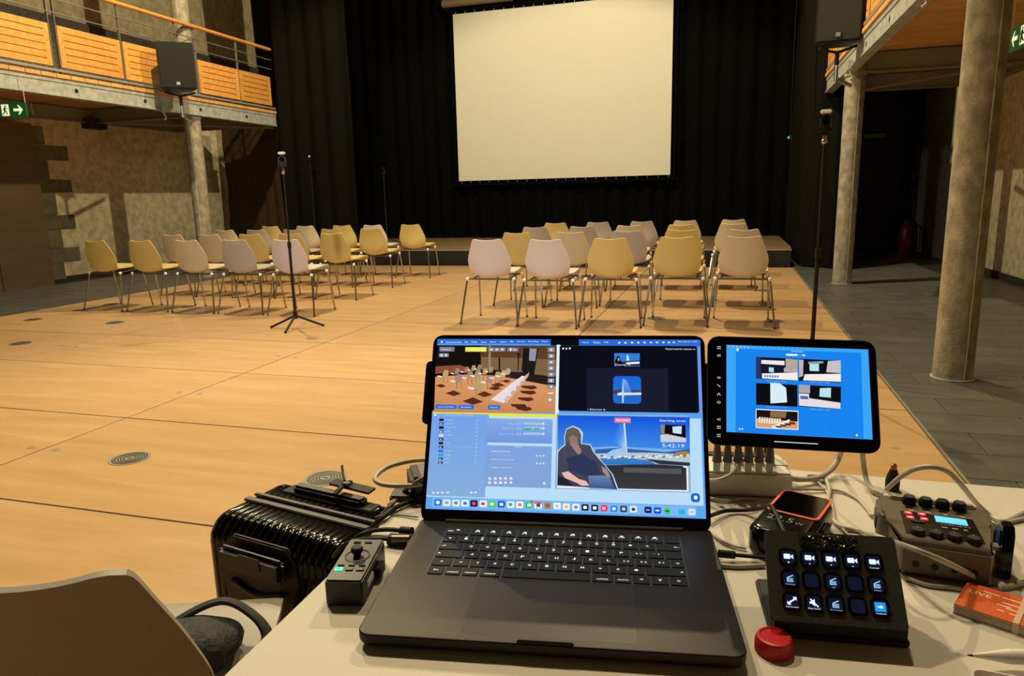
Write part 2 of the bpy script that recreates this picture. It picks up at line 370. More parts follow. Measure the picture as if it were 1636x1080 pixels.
# ------------------------------------------------------------------ galleries
def gallery(s, xf_, xw, y0, y1, label, cols_y, wide=True):
    """s = +1 when the hall is on the +x side of the fascia"""
    t = thing('gallery', label, 'gallery', (xf_, y0, 2.4))
    def L(bm): bmesh.ops.translate(bm, verts=bm.verts, vec=(-xf_, -y0, -2.4)); return bm
    yc = (y0 + y1) / 2; ly = y1 - y0
    bm = B(); box(bm, (xf_ - s * .0, yc, 2.545), (.012, ly, .20)); box(bm, (xf_ - s * .03, yc, 2.45), (.11, ly, .014)); box(bm, (xf_ - s * .03, yc, 2.642), (.09, ly, .014)); box(bm, (xf_ + s * .010, yc, 2.62), (.012, ly, .03)); obj('fascia_beam', L(bm), M_steel, t, smooth=False)
    y = y0 + .4; me = None
    while y < y1:
        bm = B(); cyl(bm, (xf_, y, 2.535), (xf_ + s * .0075, y, 2.535), .026, n=14); obj('bolt_hole', L(bm), M_black, t); y += 1.1
    # cross beams and diagonal braces
    for cy in cols_y:
        brace = 9 < cy < 10
        bm = B(); box(bm, ((xf_ + xw) / 2, cy, 2.53), (abs(xw - xf_) - .1, .010, .20)); box(bm, ((xf_ + xw) / 2, cy, 2.435), (abs(xw - xf_) - .1, .10, .012)); box(bm, ((xf_ + xw) / 2, cy, 2.635), (abs(xw - xf_) - .1, .10, .012)); obj('cross_beam', L(bm), M_steeldark, t, smooth=False)
        a = Vector((xw + s * .3, cy, 2.42)); b_ = Vector((xf_ - s * .1, cy + 2.0, 2.42)); d = b_ - a
        if brace:
            bm = B(); box(bm, (a + b_) / 2, (d.length, .07, .012), rot=(0, 0, math.atan2(d.y, d.x))); obj('diagonal_brace', L(bm), M_steeldark, t, smooth=False)
    bm = B(); box(bm, (xw + s * .05, yc, 2.53), (.012, ly, .2)); box(bm, (xw + s * .05, yc, 2.435), (.1, ly, .012)); obj('wall_beam', L(bm), M_steeldark, t, smooth=False)
    # planks
    n = int(ly / .2); me = None
    for k in range(n):
        y = y1 - .1 - k * .2
        xa, xb = xf_ + s * .035, xw
        if me is None:
            bm = B(); box(bm, (0, 0, 0), (abs(xb - xa), .192, .046), bev=.002, seg=1); o = obj('plank', bm, M_plank, t, smooth=False); me = o.data
        else:
            o = bpy.data.objects.new('plank', me); C.objects.link(o); o.parent = t
        o.location = ((xa + xb) / 2 - xf_, y - y0, 2.676 - 2.4)
    # balustrade
    xr = xf_ + s * .0
    bm = B(); box(bm, (xr, yc, 2.742), (.05, ly, .03)); obj('toe_rail', L(bm), M_steeldark, t, smooth=False)
    bm = B(); cyl(bm, (xr, y0, 3.40), (xr, y1, 3.40), .008, n=8); obj('rail', L(bm), M_post, t)
    bm = B(); cyl(bm, (xr, y0, 3.555), (xr, y1, 3.555), .008, n=8); obj('rail', L(bm), M_post, t)
    bm = B(); box(bm, (xr, yc, 3.728), (.06, ly, .045), bev=.01); obj('handrail', L(bm), M_orange, t)
    ys = []
    for base in (7.085, 11.7, 2.47): ys += [base - .045, base + .045]
    ys += [8.1, 9.13, 9.53, 10.5, 3.5, 4.45, 5.0, 6.05]
    for y in ys:
        if y0 < y < y1:
            bm = B(); box(bm, (xr - s * .012, y, 3.16), (.032, .010, 1.10)); obj('post', L(bm), M_post, t, smooth=False)
    for (ya, yb) in ((2.55, 3.47), (3.53, 4.43), (5.03, 6.02), (6.08, 7.02), (7.14, 8.075), (8.125, 9.11), (9.55, 10.48), (10.52, 11.34)):
        if ya > y0 and yb <= y1:
            bm = B(); z0, z1 = 2.785, 3.262; st = .07; sl = .010; nn = 5
            box(bm, (xr, ya + st / 2, (z0 + z1) / 2), (.018, st, z1 - z0)); box(bm, (xr, yb - st / 2, (z0 + z1) / 2), (.018, st, z1 - z0))
            ph = (z1 - z0 - nn * sl) / (nn + 1)
            for k in range(nn + 1): box(bm, (xr, (ya + yb) / 2, z0 + ph / 2 + k * (ph + sl)), (.018, yb - ya - 2 * st, ph))
            obj('slotted_panel', L(bm), M_orange, t, smooth=False)
    return t
gallery(1, -7.75, XL, 3.6, 11.42, 'left timber and steel gallery with orange slotted panels, along the stone wall', (4.8, 9.47, 11.3))
gallery(-1, 1.25, XR, 1.2, 11.5, 'right timber and steel gallery seen from below, above the bare side aisle', (4.8, 9.45, 11.3))
# clamps and safety hooks under the fascia
for (x, y, z, lb) in ((-7.70, 8.68, 2.44, 'small bright steel clamp under the left gallery beam, left of the loudspeaker'), (1.2, 5.75, 2.46, 'bright steel clamp under the right gallery beam nearest the camera'), (1.22, 9.0, 2.44, 'white hanging safety hook on the right gallery beam beside the far column')):
    t = thing('beam_clamp', lb, 'clamp', (x, y, z), group='clamps on the gallery beams')
    bm = B(); box(bm, (0, 0, .02), (.05, .06, .10), bev=.006); obj('jaw', bm, M_steel, t)
    bm = B(); tube(bm, [(0, 0, -.02), (.01, .0, -.07), (.03, 0, -.10), (.0, 0, -.13)], .009); obj('hook', bm, M_white, t)

# ------------------------------------------------------------------ drapes, stage, projection screen
def drape(name, pts, z0, z1, amp, wl_, m, label, lean=0, thick=.012):
    """pleated cloth hung along a floor path"""
    P = [Vector((x, y, 0)) for x, y in pts]; seg = []; L = 0
    for a, b_ in zip(P, P[1:]): seg.append((L, (b_ - a).length, a, b_)); L += (b_ - a).length
    n = int(L / wl_ * 8); cols_ = []
    ph = random.random() * 9
    for k in range(n + 1):
        s_ = L * k / n
        for (l0, ln, a, b_) in seg:
            if s_ <= l0 + ln + 1e-6: break
        q = (s_ - l0) / ln; p = a.lerp(b_, q); d = (b_ - a).normalized(); nn = Vector((d.y, -d.x, 0))
        off = amp * (math.sin(2 * PI * s_ / wl_ + ph + .8 * math.sin(s_ * 1.7)) * .7 + .3 * math.sin(2 * PI * s_ / wl_ * .37 + 1))
        cols_.append((p, nn, off))
    bm = B(); rows = 7; g = []
    for j in range(rows + 1):
        z = z0 + (z1 - z0) * j / rows; fade = 1 - .35 * j / rows
        g.append([bm.verts.new((p + nn * (off * fade + .02 * math.sin(j * 1.3 + i * .05))).to_tuple()[:2] + (z,)) for i, (p, nn, off) in enumerate(cols_)])
    for a, b_ in zip(g, g[1:]):
        for k in range(n): bm.faces.new((a[k], a[k + 1], b_[k + 1], b_[k]))
    bmesh.ops.recalc_face_normals(bm, faces=bm.faces); bmesh.ops.solidify(bm, geom=bm.faces[:], thickness=thick)
    o = obj(name, bm, m); return tag(o, label, 'curtain')
drape('curtain_or_shade_sheet', [(-8.9, 14.05), (2.0, 14.15)], .305, 7.3, .07, .30, M_drape, 'wide black pleated backdrop curtain behind the projection screen')
drape('curtain_or_shade_sheet', [(-7.72, 11.5), (-6.35, 11.62)], .305, 7.3, .06, .34, M_drape2, 'black side curtain left of the stage, next to the gallery end')
M_shadesheet = mat('aisle_shade_sheet', '463822', .95, spec=.1)  # colour of a brown sheet that imitates shade on the wall
drape('curtain_or_shade_sheet', [(-9.75, 12.55), (-8.2, 12.1)], .02, 2.66, .03, .30, M_shadesheet, 'dark brown pleated sheet standing in for wall shade below the left gallery')
drape('curtain_or_shade_sheet', [(-9.8, 13.95), (-9.0, 13.9)], .02, 7.3, .03, .30, M_drape2, 'black curtain strip against the left stone wall beyond the gallery')
drape('curtain_or_shade_sheet', [(1.06, 13.9), (1.06, 11.40), (1.70, 11.1)], .02, 7.3, .06, .26, M_drape2, 'black pleated side curtain right of the stage, reaching the stone floor')  # end behind the column lengthened to keep lamp light off the right wall
st = thing('stage_platform', 'low black fronted stage with worn timber top below the projection screen', 'stage', (-3.6, 12.8, 0))
bm = B(); box(bm, (0, .03, .125), (9.0, 2.9, .25)); obj('skirt', bm, M_matt, st, smooth=False)
bm = B(); box(bm, (0, .03, .255), (9.02, 2.92, .012)); obj('edge_trim', bm, M_steel, st, smooth=False)
for k in range(5):
    for j in range(3):
        bm = B(); box(bm, (-4.5 + .9 + k * 1.8, -1.43 + .49 + j * .97, .28), (1.795, .965, .036), bev=.002, seg=1); obj('deck_panel', bm, mat('worn_stage_top', '7c6448', .5) if k + j == 0 else bpy.data.materials['worn_stage_top'], st, smooth=False)
ps = thing('projection_screen', 'large blank off white projection screen laced in a black frame above the stage', 'screen', (-3.16, 13.85, 1.45))
bm = B(); N = 24; g = []
for j in range(N + 1):
    row = []
    for i in range(N + 1):
        u_, v_ = i / N, j / N
        row.append(bm.verts.new((-2.09 + 4.18 * u_, .012 * math.sin(u_ * 9) * math.sin(v_ * 5), 3.15 * v_)))
    g.append(row)
for a, b_ in zip(g, g[1:]):
    for k in range(N): bm.faces.new((a[k], a[k + 1], b_[k + 1], b_[k]))
obj('screen_cloth', bm, M_screen, ps)
bm = B(); box(bm, (0, .05, -.07), (4.5, .04, .05)); box(bm, (0, .05, 3.23), (4.5, .05, .06)); box(bm, (-2.16, .05, 1.58), (.04, .03, 3.3)); box(bm, (2.16, .05, 1.58), (.04, .03, 3.3)); obj('frame', bm, M_drape, ps, smooth=False)
bm = B()
for k in range(22):
    x = -2.05 + 4.1 * k / 21
    tube(bm, [(x, .0, .02), (x + .01, .03, -.03), (x, .05, -.06)], .006, n=5, smooth=2); tube(bm, [(x, .0, 3.13), (x + .01, .03, 3.18), (x, .05, 3.22)], .006, n=5, smooth=2)
obj('lacing', bm, M_steel, ps, kind='stuff')
bm = B(); cyl(bm, (-2.3, .03, 3.36), (-.9, .03, 3.36), .075, n=20); obj('roller_case', bm, mat('screen_case', '7d6d58', .5), ps)
bm = B(); cyl(bm, (-2.2, .05, 3.2), (-2.2, .05, 6.1), .012, n=8); cyl(bm, (2.2, .05, 3.2), (2.2, .05, 6.1), .012, n=8); obj('hanging_cable', bm, M_matt, ps)

# ------------------------------------------------------------------ loudspeakers
def speaker(loc, rz, label, arm_to, w_=.47, h_=.61):
    t = thing('loudspeaker', label, 'loudspeaker', loc, (0, 0, rz), 'black loudspeakers hung from the galleries')
    bm = B(); prism(bm, [(-w_ / 2, 0), (w_ / 2, 0), (w_ * .30, .36), (-w_ * .30, .36)], 0, h_, bev=.012); obj('cabinet', bm, M_black, t)
    bm = B(); box(bm, (0, -.006, h_ / 2), (w_ - .03, .012, h_ - .03), bev=.004); obj('grille', bm, mat('speaker_grille', '1a1a17', .75, bump=.6, bscale=900), t)
    bm = B(); box(bm, (0, -.015, .07), (.045, .006, .04)); obj('badge', bm, M_steel, t, smooth=False)
    bm = B(); tube(bm, [(-w_ * .42, .18, -.02), (-w_ * .2, .18, -.05), (0, .18, -.07), (w_ * .2, .18, -.05), (w_ * .42, .18, -.02)], .014); cyl(bm, (0, .18, -.06), (0, .18, -.2), .022); obj('yoke', bm, M_matt, t)
    bm = B(); cyl(bm, (0, .18, -.20), (0, .18, -.36), .020, n=12); a = Matrix.Rotation(-rz, 4, 'Z') @ (Vector(arm_to) - Vector(loc)); a = Vector((0, .18, 0)).lerp(Vector((a.x, a.y, 0)), .72); cyl(bm, (0, .18, -.33), (a.x, a.y, -.33), .024); obj('clamp', bm, M_chrome, t)
    return t
speaker((-7.27, 8.53, 2.685), .66, 'black loudspeaker on a bracket in front of the left gallery column', (-7.9, 9.47, 2.5))
speaker((1.0, 8.35, 2.60), -.13, 'black loudspeaker hung at the right gallery above the far column', (1.345, 9.45, 2.5), .44)

# ------------------------------------------------------------------ exit signs
M_green = mat('exit_green', '0f5a2c', .5, emit=.35); M_glow = mat('exit_pictogram', 'e9f2b8', .5, emit=.9)
def exit_sign(loc, rz, arrow, label, w_=.32, h_=.15):
    t = thing('exit_sign', label, 'exit sign', loc, (0, 0, rz), 'green emergency exit signs')
    bm = B(); box(bm, (0, 0, 0), (w_, .02, h_), bev=.003); obj('plate', bm, M_green, t)
    bm = B(); s_ = arrow
    a = .066 * s_
    pts = [(a + .055 * s_, 0), (a + .012 * s_, .052), (a - .004 * s_, .052), (a + .018 * s_, .014), (a - .055 * s_, .014), (a - .055 * s_, -.014), (a + .018 * s_, -.014), (a - .004 * s_, -.052), (a + .012 * s_, -.052)]
    vv = [bm.verts.new((x, -.0115, z)) for x, z in pts]; bm.faces.new(vv)
    obj('arrow', bm, M_glow, t, smooth=False)
    bm = B(); box(bm, (-.085 * s_, -.0112, 0), (.085, .002, .125)); obj('doorway', bm, M_glow, t, smooth=False)
    bm = B(); X = -.085 * s_
    ball(bm, (X + .005 * s_, -.013, .042), .010, (1, .2, 1))
    for p, q, r_ in (((X, .030), (X - .006, -.005), .009), ((X, .022), (X + .026 * s_, .012), .004), ((X, .022), (X - .022 * s_, .004), .004), ((X - .004, -.005), (X + .018 * s_, -.024), .006), ((X + .018 * s_, -.024), (X + .014 * s_, -.052), .005), ((X - .004, -.005), (X - .016 * s_, -.034), .006), ((X - .016 * s_, -.034), (X - .034 * s_, -.044), .005)):
        cyl(bm, (p[0], -.0135, p[1]), (q[0], -.0135, q[1]), r_, n=6)
    obj('running_figure', bm, mat('sign_dark_green', '0d3a1e', .6), t)
    bm = B(); cyl(bm, (-w_ / 2 + .01, 0, h_ / 2), (-w_ / 2 + .01, 0, 2.63 - loc[2]), .004); cyl(bm, (w_ / 2 - .01, 0, h_ / 2), (w_ / 2 - .01, 0, 2.63 - loc[2]), .004); obj('hanger', bm, M_white, t)
    return t
exit_sign((-7.84, 6.5, 2.235), .25, 1, 'green exit sign with arrow pointing right, hung under the left gallery')
exit_sign((1.9, 6.09, 2.15), -PI / 2 - .0, 1 * -1, 'green exit sign with arrow pointing left, hung under the right gallery', .34, .16)

# ------------------------------------------------------------------ shell chairs
ST = [(-.012, .245, .425, .17, 0), (0, .243, .440, .185, 0), (.02, .225, .470, .196, 0), (.10, .15, .472, .207, .004), (.2, .05, .456, .210, .010), (.3, -.05, .438, .206, .022), (.37, -.12, .424, .194, .040),
      (.43, -.168, .424, .186, .060), (.48, -.197, .447, .182, .066), (.55, -.212, .50, .196, .058), (.63, -.218, .575, .203, .046), (.72, -.226, .65, .182, .034), (.81, -.238, .72, .155, .024), (.87, -.250, .775, .134, .018)]
def shell_bm():
    P = catmull([Vector((s[1], s[2], s[3])) for s in ST], 4); Q = catmull([Vector((s[4], 0, 0)) for s in ST], 4)
    bm = B(); N = 14; g = []
    for i, p in enumerate(P):
        a = P[max(0, i - 1)]; b_ = P[min(len(P) - 1, i + 1)]; t = Vector((b_.x - a.x, b_.y - a.y)).normalized(); nrm = Vector((t.y * 1, -t.x))  # towards the sitter
        if i < 20: pass
        up = Vector((-t.y, t.x)) * -1
        nrm = Vector((t.y, -t.x)) if False else Vector((-t.y, t.x)) * -1
        row = []; top = i / (len(P) - 1)
        for k in range(N + 1):
            u_ = -1 + 2 * k / N; c = Q[i].x * abs(u_) ** 2.2
            dip = .014 * (abs(u_) ** 2 - 1) * max(0, (top - .8) / .2)
            if i > len(P) - 3: dip -= (.003 if i == len(P) - 2 else .011) * max(0, (abs(u_) - .7) / .3) ** 2
            row.append(bm.verts.new((u_ * p.z, p.x + nrm.x * c, p.y + nrm.y * c + dip)))
        g.append(row)
    for a, b_ in zip(g, g[1:]):
        for k in range(N): bm.faces.new((a[k], a[k + 1], b_[k + 1], b_[k]))
    bm.normal_update(); back = [[v.co - v.normal * .011 for v in row] for row in g]
    g2 = [[bm.verts.new(c) for c in row] for row in back]
    for a, b_ in zip(g2, g2[1:]):
        for k in range(N): bm.faces.new((a[k], b_[k], b_[k + 1], a[k + 1]))
    loop1 = g[0] + [rw[-1] for rw in g[1:]] + g[-1][-2::-1] + [rw[0] for rw in g[-2:0:-1]]
    loop2 = g2[0] + [rw[-1] for rw in g2[1:]] + g2[-1][-2::-1] + [rw[0] for rw in g2[-2:0:-1]]
    n = len(loop1)
    for k in range(n): bm.faces.new((loop1[k], loop2[k], loop2[(k + 1) % n], loop1[(k + 1) % n]))
    return bm
M_frame = mat('frame_steel', '5d5850', .5, .5)
def make_chair(m, label, loc, rz, group):
    t = thing('shell_chair', label, 'chair', loc, (0, 0, rz), group)
    obj('shell', shell_bm(), m, t)
    bm = B(); tube(bm, [(-.17, -.14, .412), (-.17, .17, .425)], .008, smooth=0); tube(bm, [(.17, -.14, .412), (.17, .17, .425)], .008, smooth=0)
    tube(bm, [(-.215, -.145, .408), (.215, -.145, .408)], .008, smooth=0); tube(bm, [(-.205, .165, .42), (.205, .165, .42)], .008, smooth=0); obj('under_frame', bm, M_frame, t)
    for sx in (-1, 1):
        for (ya, yb, za, xa, xb) in ((-.145, -.235, .408, .215, .272), (.165, .235, .42, .205, .235)):
            bm = B(); tube(bm, [(sx * xa, ya, za), (sx * (xa + .012), ya + (yb - ya) * .1, za - .03), (sx * xb, yb, .008)], .0088, smooth=6)
            lg = obj('leg', bm, M_chrome, t)
            bm = B(); ball(bm, (sx * (xa + .006), ya - .004, za), .017, n=10); obj('leg_bolt', bm, M_knob, lg)
            bm = B(); cyl(bm, (sx * xb, yb, 0), (sx * (xb - .001), yb, .014), .0105, n=10); obj('foot_cap', bm, M_dgrey, lg)
    return t
CH = {'L1': [(-6.635, 6.2), (-6.034, 6.2), (-5.433, 6.2), (-4.842, 6.2), (-4.238, 6.2)], 'L2': [(-6.588, 7.3), (-6.04, 7.3), (-5.474, 7.3), (-4.915, 7.3), (-4.359, 7.3)], 'L3': [(-6.697, 8.4), (-6.179, 8.4), (-5.606, 8.4), (-5.023, 8.4), (-4.445, 8.4)], 'L4': [(-6.722, 9.5), (-6.118, 9.5), (-5.497, 9.5), (-4.989, 9.5), (-4.388, 9.5)], 'R1': [(-2.059, 6.04), (-1.497, 5.98), (-0.973, 6.1), (-0.417, 6.22), (0.129, 6.24)], 'R2': [(-2.087, 7.12), (-1.538, 7.12), (-0.981, 7.25), (-0.446, 7.35), (0.138, 7.35)], 'R3': [(-2.217, 8.3), (-1.661, 8.35), (-1.112, 8.45), (-0.53, 8.5), (0.053, 8.6)], 'R4': [(-2.228, 9.4), (-1.672, 9.5), (-1.091, 9.6), (-0.539, 9.7), (0.063, 9.8)]}
colrs = dict(L1='yybgw', L2='bbyyy', L3='bggyy', L4='ybywy', R1='wwyyb', R2='ybgyb', R3='ggbyb', R4='yggbb')
rown = {'1': 'in the nearest row', '2': 'in the second row', '3': 'in the third row', '4': 'in the farthest row'}
posn = ['at the left end', 'second from the left', 'in the middle', 'second from the right', 'at the right end']
cn = dict(y='yellow', w='white', b='cream-lit white', g='shade-greyed white'); cm = dict(y=M_shell_y, w=M_shell_w, b=M_shell_w_warm, g=M_shell_w_dim)
proto = {}
rnd = random.Random(3)
for row, lst in CH.items():
    blk = 'left block' if row[0] == 'L' else 'right block'
    for i, (x, y) in enumerate(lst):
        k = colrs[row][i]
        lb = '%s plastic shell chair of the %s, %s, %s' % (cn[k], blk, posn[i], rown[row[1]])
        rz = rnd.uniform(-.04, .04) + (0 if row[0] == 'R' else .0); gp = 'shell chairs of the ' + blk
        lc = (x, y + .25, 0)
        if k not in proto: proto[k] = make_chair(cm[k], lb, lc, rz, gp)
        else: dup(proto[k], lc, rz, lb, gp)
fg = make_chair(mat('taupe_shell', '9c9690', .42, spec=.4), 'grey shell chair nearest the camera, black bag on its seat, left of the table', (-.85, .745, 0), .35, 'chair at the table')
fg.scale = (.95, .86, .95)

# ------------------------------------------------------------------ camera stands
def stand(name, label, base, ztop, legr, dirs, head=None):
    t = thing(name, label, 'camera stand', base)
    bm = B(); cyl(bm, (0, 0, .10), (0, 0, ztop * .55), .0125); obj('lower_tube', bm, M_matt, t)
    bm = B(); cyl(bm, (0, 0, ztop * .55), (0, 0, ztop), .008); obj('upper_tube', bm, M_matt, t)
    bm = B(); cyl(bm, (0, 0, ztop * .53), (0, 0, ztop * .57), .017); obj('collar', bm, M_black, t)
    bm = B(); cyl(bm, (0, 0, .09), (0, 0, .16), .02); obj('leg_hub', bm, M_black, t)
    bm = B(); cyl(bm, (0, 0, .15), (0, 0, .165), .019); obj('ring', bm, M_red, t)
    for a in dirs:
        bm = B(); tube(bm, [(0, 0, .12), (math.cos(a) * legr, math.sin(a) * legr, .012)], .010, smooth=0); lg = obj('leg', bm, M_matt, t)
        bm = B(); ball(bm, (math.cos(a) * legr, math.sin(a) * legr, .013), .013, n=8); obj('rubber_foot', bm, M_matt, lg)
    bm = B(); ball(bm, (0, 0, ztop + .015), .018); cyl(bm, (0, 0, ztop + .02), (0, 0, ztop + .045), .012); obj('ball_head', bm, head or M_chrome, t)
    return t
def action_cam(label, loc, rz, cap=None):
    t = thing('action_camera', label, 'camera', loc, (0, 0, rz))
    bm = B(); box(bm, (0, 0, .062), (.066, .06, .115), bev=.018); obj('body', bm, M_black, t)
    bm = B(); box(bm, (0, 0, .135), (.062, .056, .022), bev=.006); obj('top_cap', bm, cap or M_knob, t)
    bm = B(); cyl(bm, (0, -.028, .085), (0, -.040, .085), .018, n=16); obj('lens', bm, M_bezel, t)
    bm = B(); box(bm, (-.028, -.031, .07), (.006, .004, .05)); box(bm, (.028, -.031, .07), (.006, .004, .05)); obj('side_glint', bm, M_chrome, t)
    return t
stand('camera_stand', 'thin black camera stand with three short legs beside the left chair block', (-3.77, 5.6, 0), 1.38, .24, (3.3, 4.9, .55))
action_cam('small black camera with a bright top on the stand by the left chairs', (-3.77, 5.6, 1.425), .5)
stand('camera_stand', 'thin black camera stand behind the tablet at the right deck edge', (.515, 4.62, 0), 1.40, .22, (.3, 2.4, 4.5))
action_cam('small camera with pale glints on the stand right of the chairs', (.515, 4.62, 1.445), -.1)
stand('camera_stand', 'barely visible dark camera stand on the stage left of the screen', (-6.15, 12.3, .298), 1.22, .25, (.5, 2.6, 4.7), M_black)
action_cam('barely visible dark camera on the stage stand left of the screen', (-6.15, 12.3, 1.563), 0, M_black)
t = thing('clip_camera', 'tiny camera with a white glint before the left side curtain', 'camera', (-7.05, 11.30, 1.865))
bm = B(); box(bm, (0, 0, 0), (.07, .06, .09), bev=.012); obj('body', bm, M_black, t)
bm = B(); ball(bm, (.015, -.032, .03), .016); obj('glint_lens', bm, M_knob, t)
bm = B(); cyl(bm, (0, 0, -.04), (0, 0, -1.85), .006); cyl(bm, (0, 0, -1.845), (0, 0, -1.865), .10, n=20); obj('pole', bm, M_matt, t)
t = thing('sensor_box', 'small black box with green light hanging on the right side curtain', 'sensor', (.86, 12.2, 1.92))
bm = B(); box(bm, (0, 0, 0), (.05, .08, .08), bev=.01); obj('case', bm, M_black, t)
bm = B(); ball(bm, (-.02, -.042, .0), .011); obj('status_light', bm, M_led_g, t)
bm = B(); cyl(bm, (0, 0, .03), (0, 0, 5.3), .003); obj('cord', bm, M_matt, t)
t = thing('fire_extinguisher', 'dark red fire extinguisher standing in the dim far right corner', 'fire extinguisher', (2.93, 13.9, 0))
bm = B(); lathe(bm, [(.10, 0), (.115, .02), (.115, .40), (.09, .47), (.03, .51), (.03, .55)], n=20); obj('cylinder', bm, M_ext, t)
bm = B(); box(bm, (0, 0, .58), (.05, .14, .05), bev=.008); box(bm, (0, -.05, .61), (.02, .14, .012)); obj('valve', bm, M_matt, t)
bm = B(); tube(bm, [(.03, -.04, .57), (.14, -.08, .52), (.15, -.08, .3), (.13, -.08, .12)], .014); obj('hose', bm, M_matt, t)

# ------------------------------------------------------------------ table
TZ = .74
tb = thing('desk_table', 'white topped work table carrying the laptop and audio gear', 'table', (.38, .70, 0))
bm = B(); box(bm, (0, 0, TZ - .0125), (1.6, .78, .025), bev=.002); obj('tabletop', bm, M_table, tb)
bm = B(); box(bm, (0, .3, TZ - .06), (1.4, .02, .07)); box(bm, (0, -.3, TZ - .06), (1.4, .02, .07)); box(bm, (-.7, 0, TZ - .06), (.02, .6, .07)); box(bm, (.7, 0, TZ - .06), (.02, .6, .07)); obj('apron', bm, M_steeldark, tb, smooth=False)
for sx in (-1, 1):
    for sy in (-1, 1):
        bm = B(); cyl(bm, (sx * .7, sy * .3, 0), (sx * .7, sy * .3, TZ - .025), .02); obj('leg', bm, M_steeldark, tb)

# ------------------------------------------------------------------ displays (flat print that gives off light)
def display(name, data, x0, y0, w_, h_, parent, z=0.0004):
    bm = B(); cl = bm.loops.layers.float_color.new('Col'); n = 0
    for line in data.strip().split('\n'):
        k, c, x, pts = line.split('|'); n += 1; zz = z + n * .0000022
        pts = [tuple(float(q) / 1000 for q in p.split(',')) for p in pts.split(' ')]
        P = [(x0 + u_ * w_, y0 + v_ * h_) for u_, v_ in pts]
        if k == 'p':
            q = []
            for p in P:
                if not q or (abs(p[0] - q[-1][0]) + abs(p[1] - q[-1][1])) > 1e-7: q.append(p)
            if len(q) < 3: continue
            try: f = bm.faces.new([bm.verts.new((a, b_, zz)) for a, b_ in q])
            except ValueError: continue
            ys_ = [p[1] for p in q]; lo, hi = min(ys_), max(ys_); c0, c1 = col(c), col(x)
            for l in f.loops:
                t_ = (l.vert.co.y - lo) / max(1e-9, hi - lo); l[cl] = [c1[i] * t_ + c0[i] * (1 - t_) for i in range(4)]
        else:
            n0 = len(bm.faces); ww, hh = P[1][0] - P[0][0], P[1][1] - P[0][1]
            textbm(bm, x, P[0][0], P[0][1], ww, hh, zz); bm.faces.ensure_lookup_table(); c0 = col(c)
            for f in bm.faces[n0:]:
                for l in f.loops: l[cl] = c0
    bmesh.ops.triangulate(bm, faces=[f for f in bm.faces if len(f.verts) > 4])
    for f in bm.faces:
        f.normal_update()
        if f.normal.z < 0: f.normal_flip()
    return obj(name, bm, M_disp, parent, smooth=False, norm=False, label='lit screen')
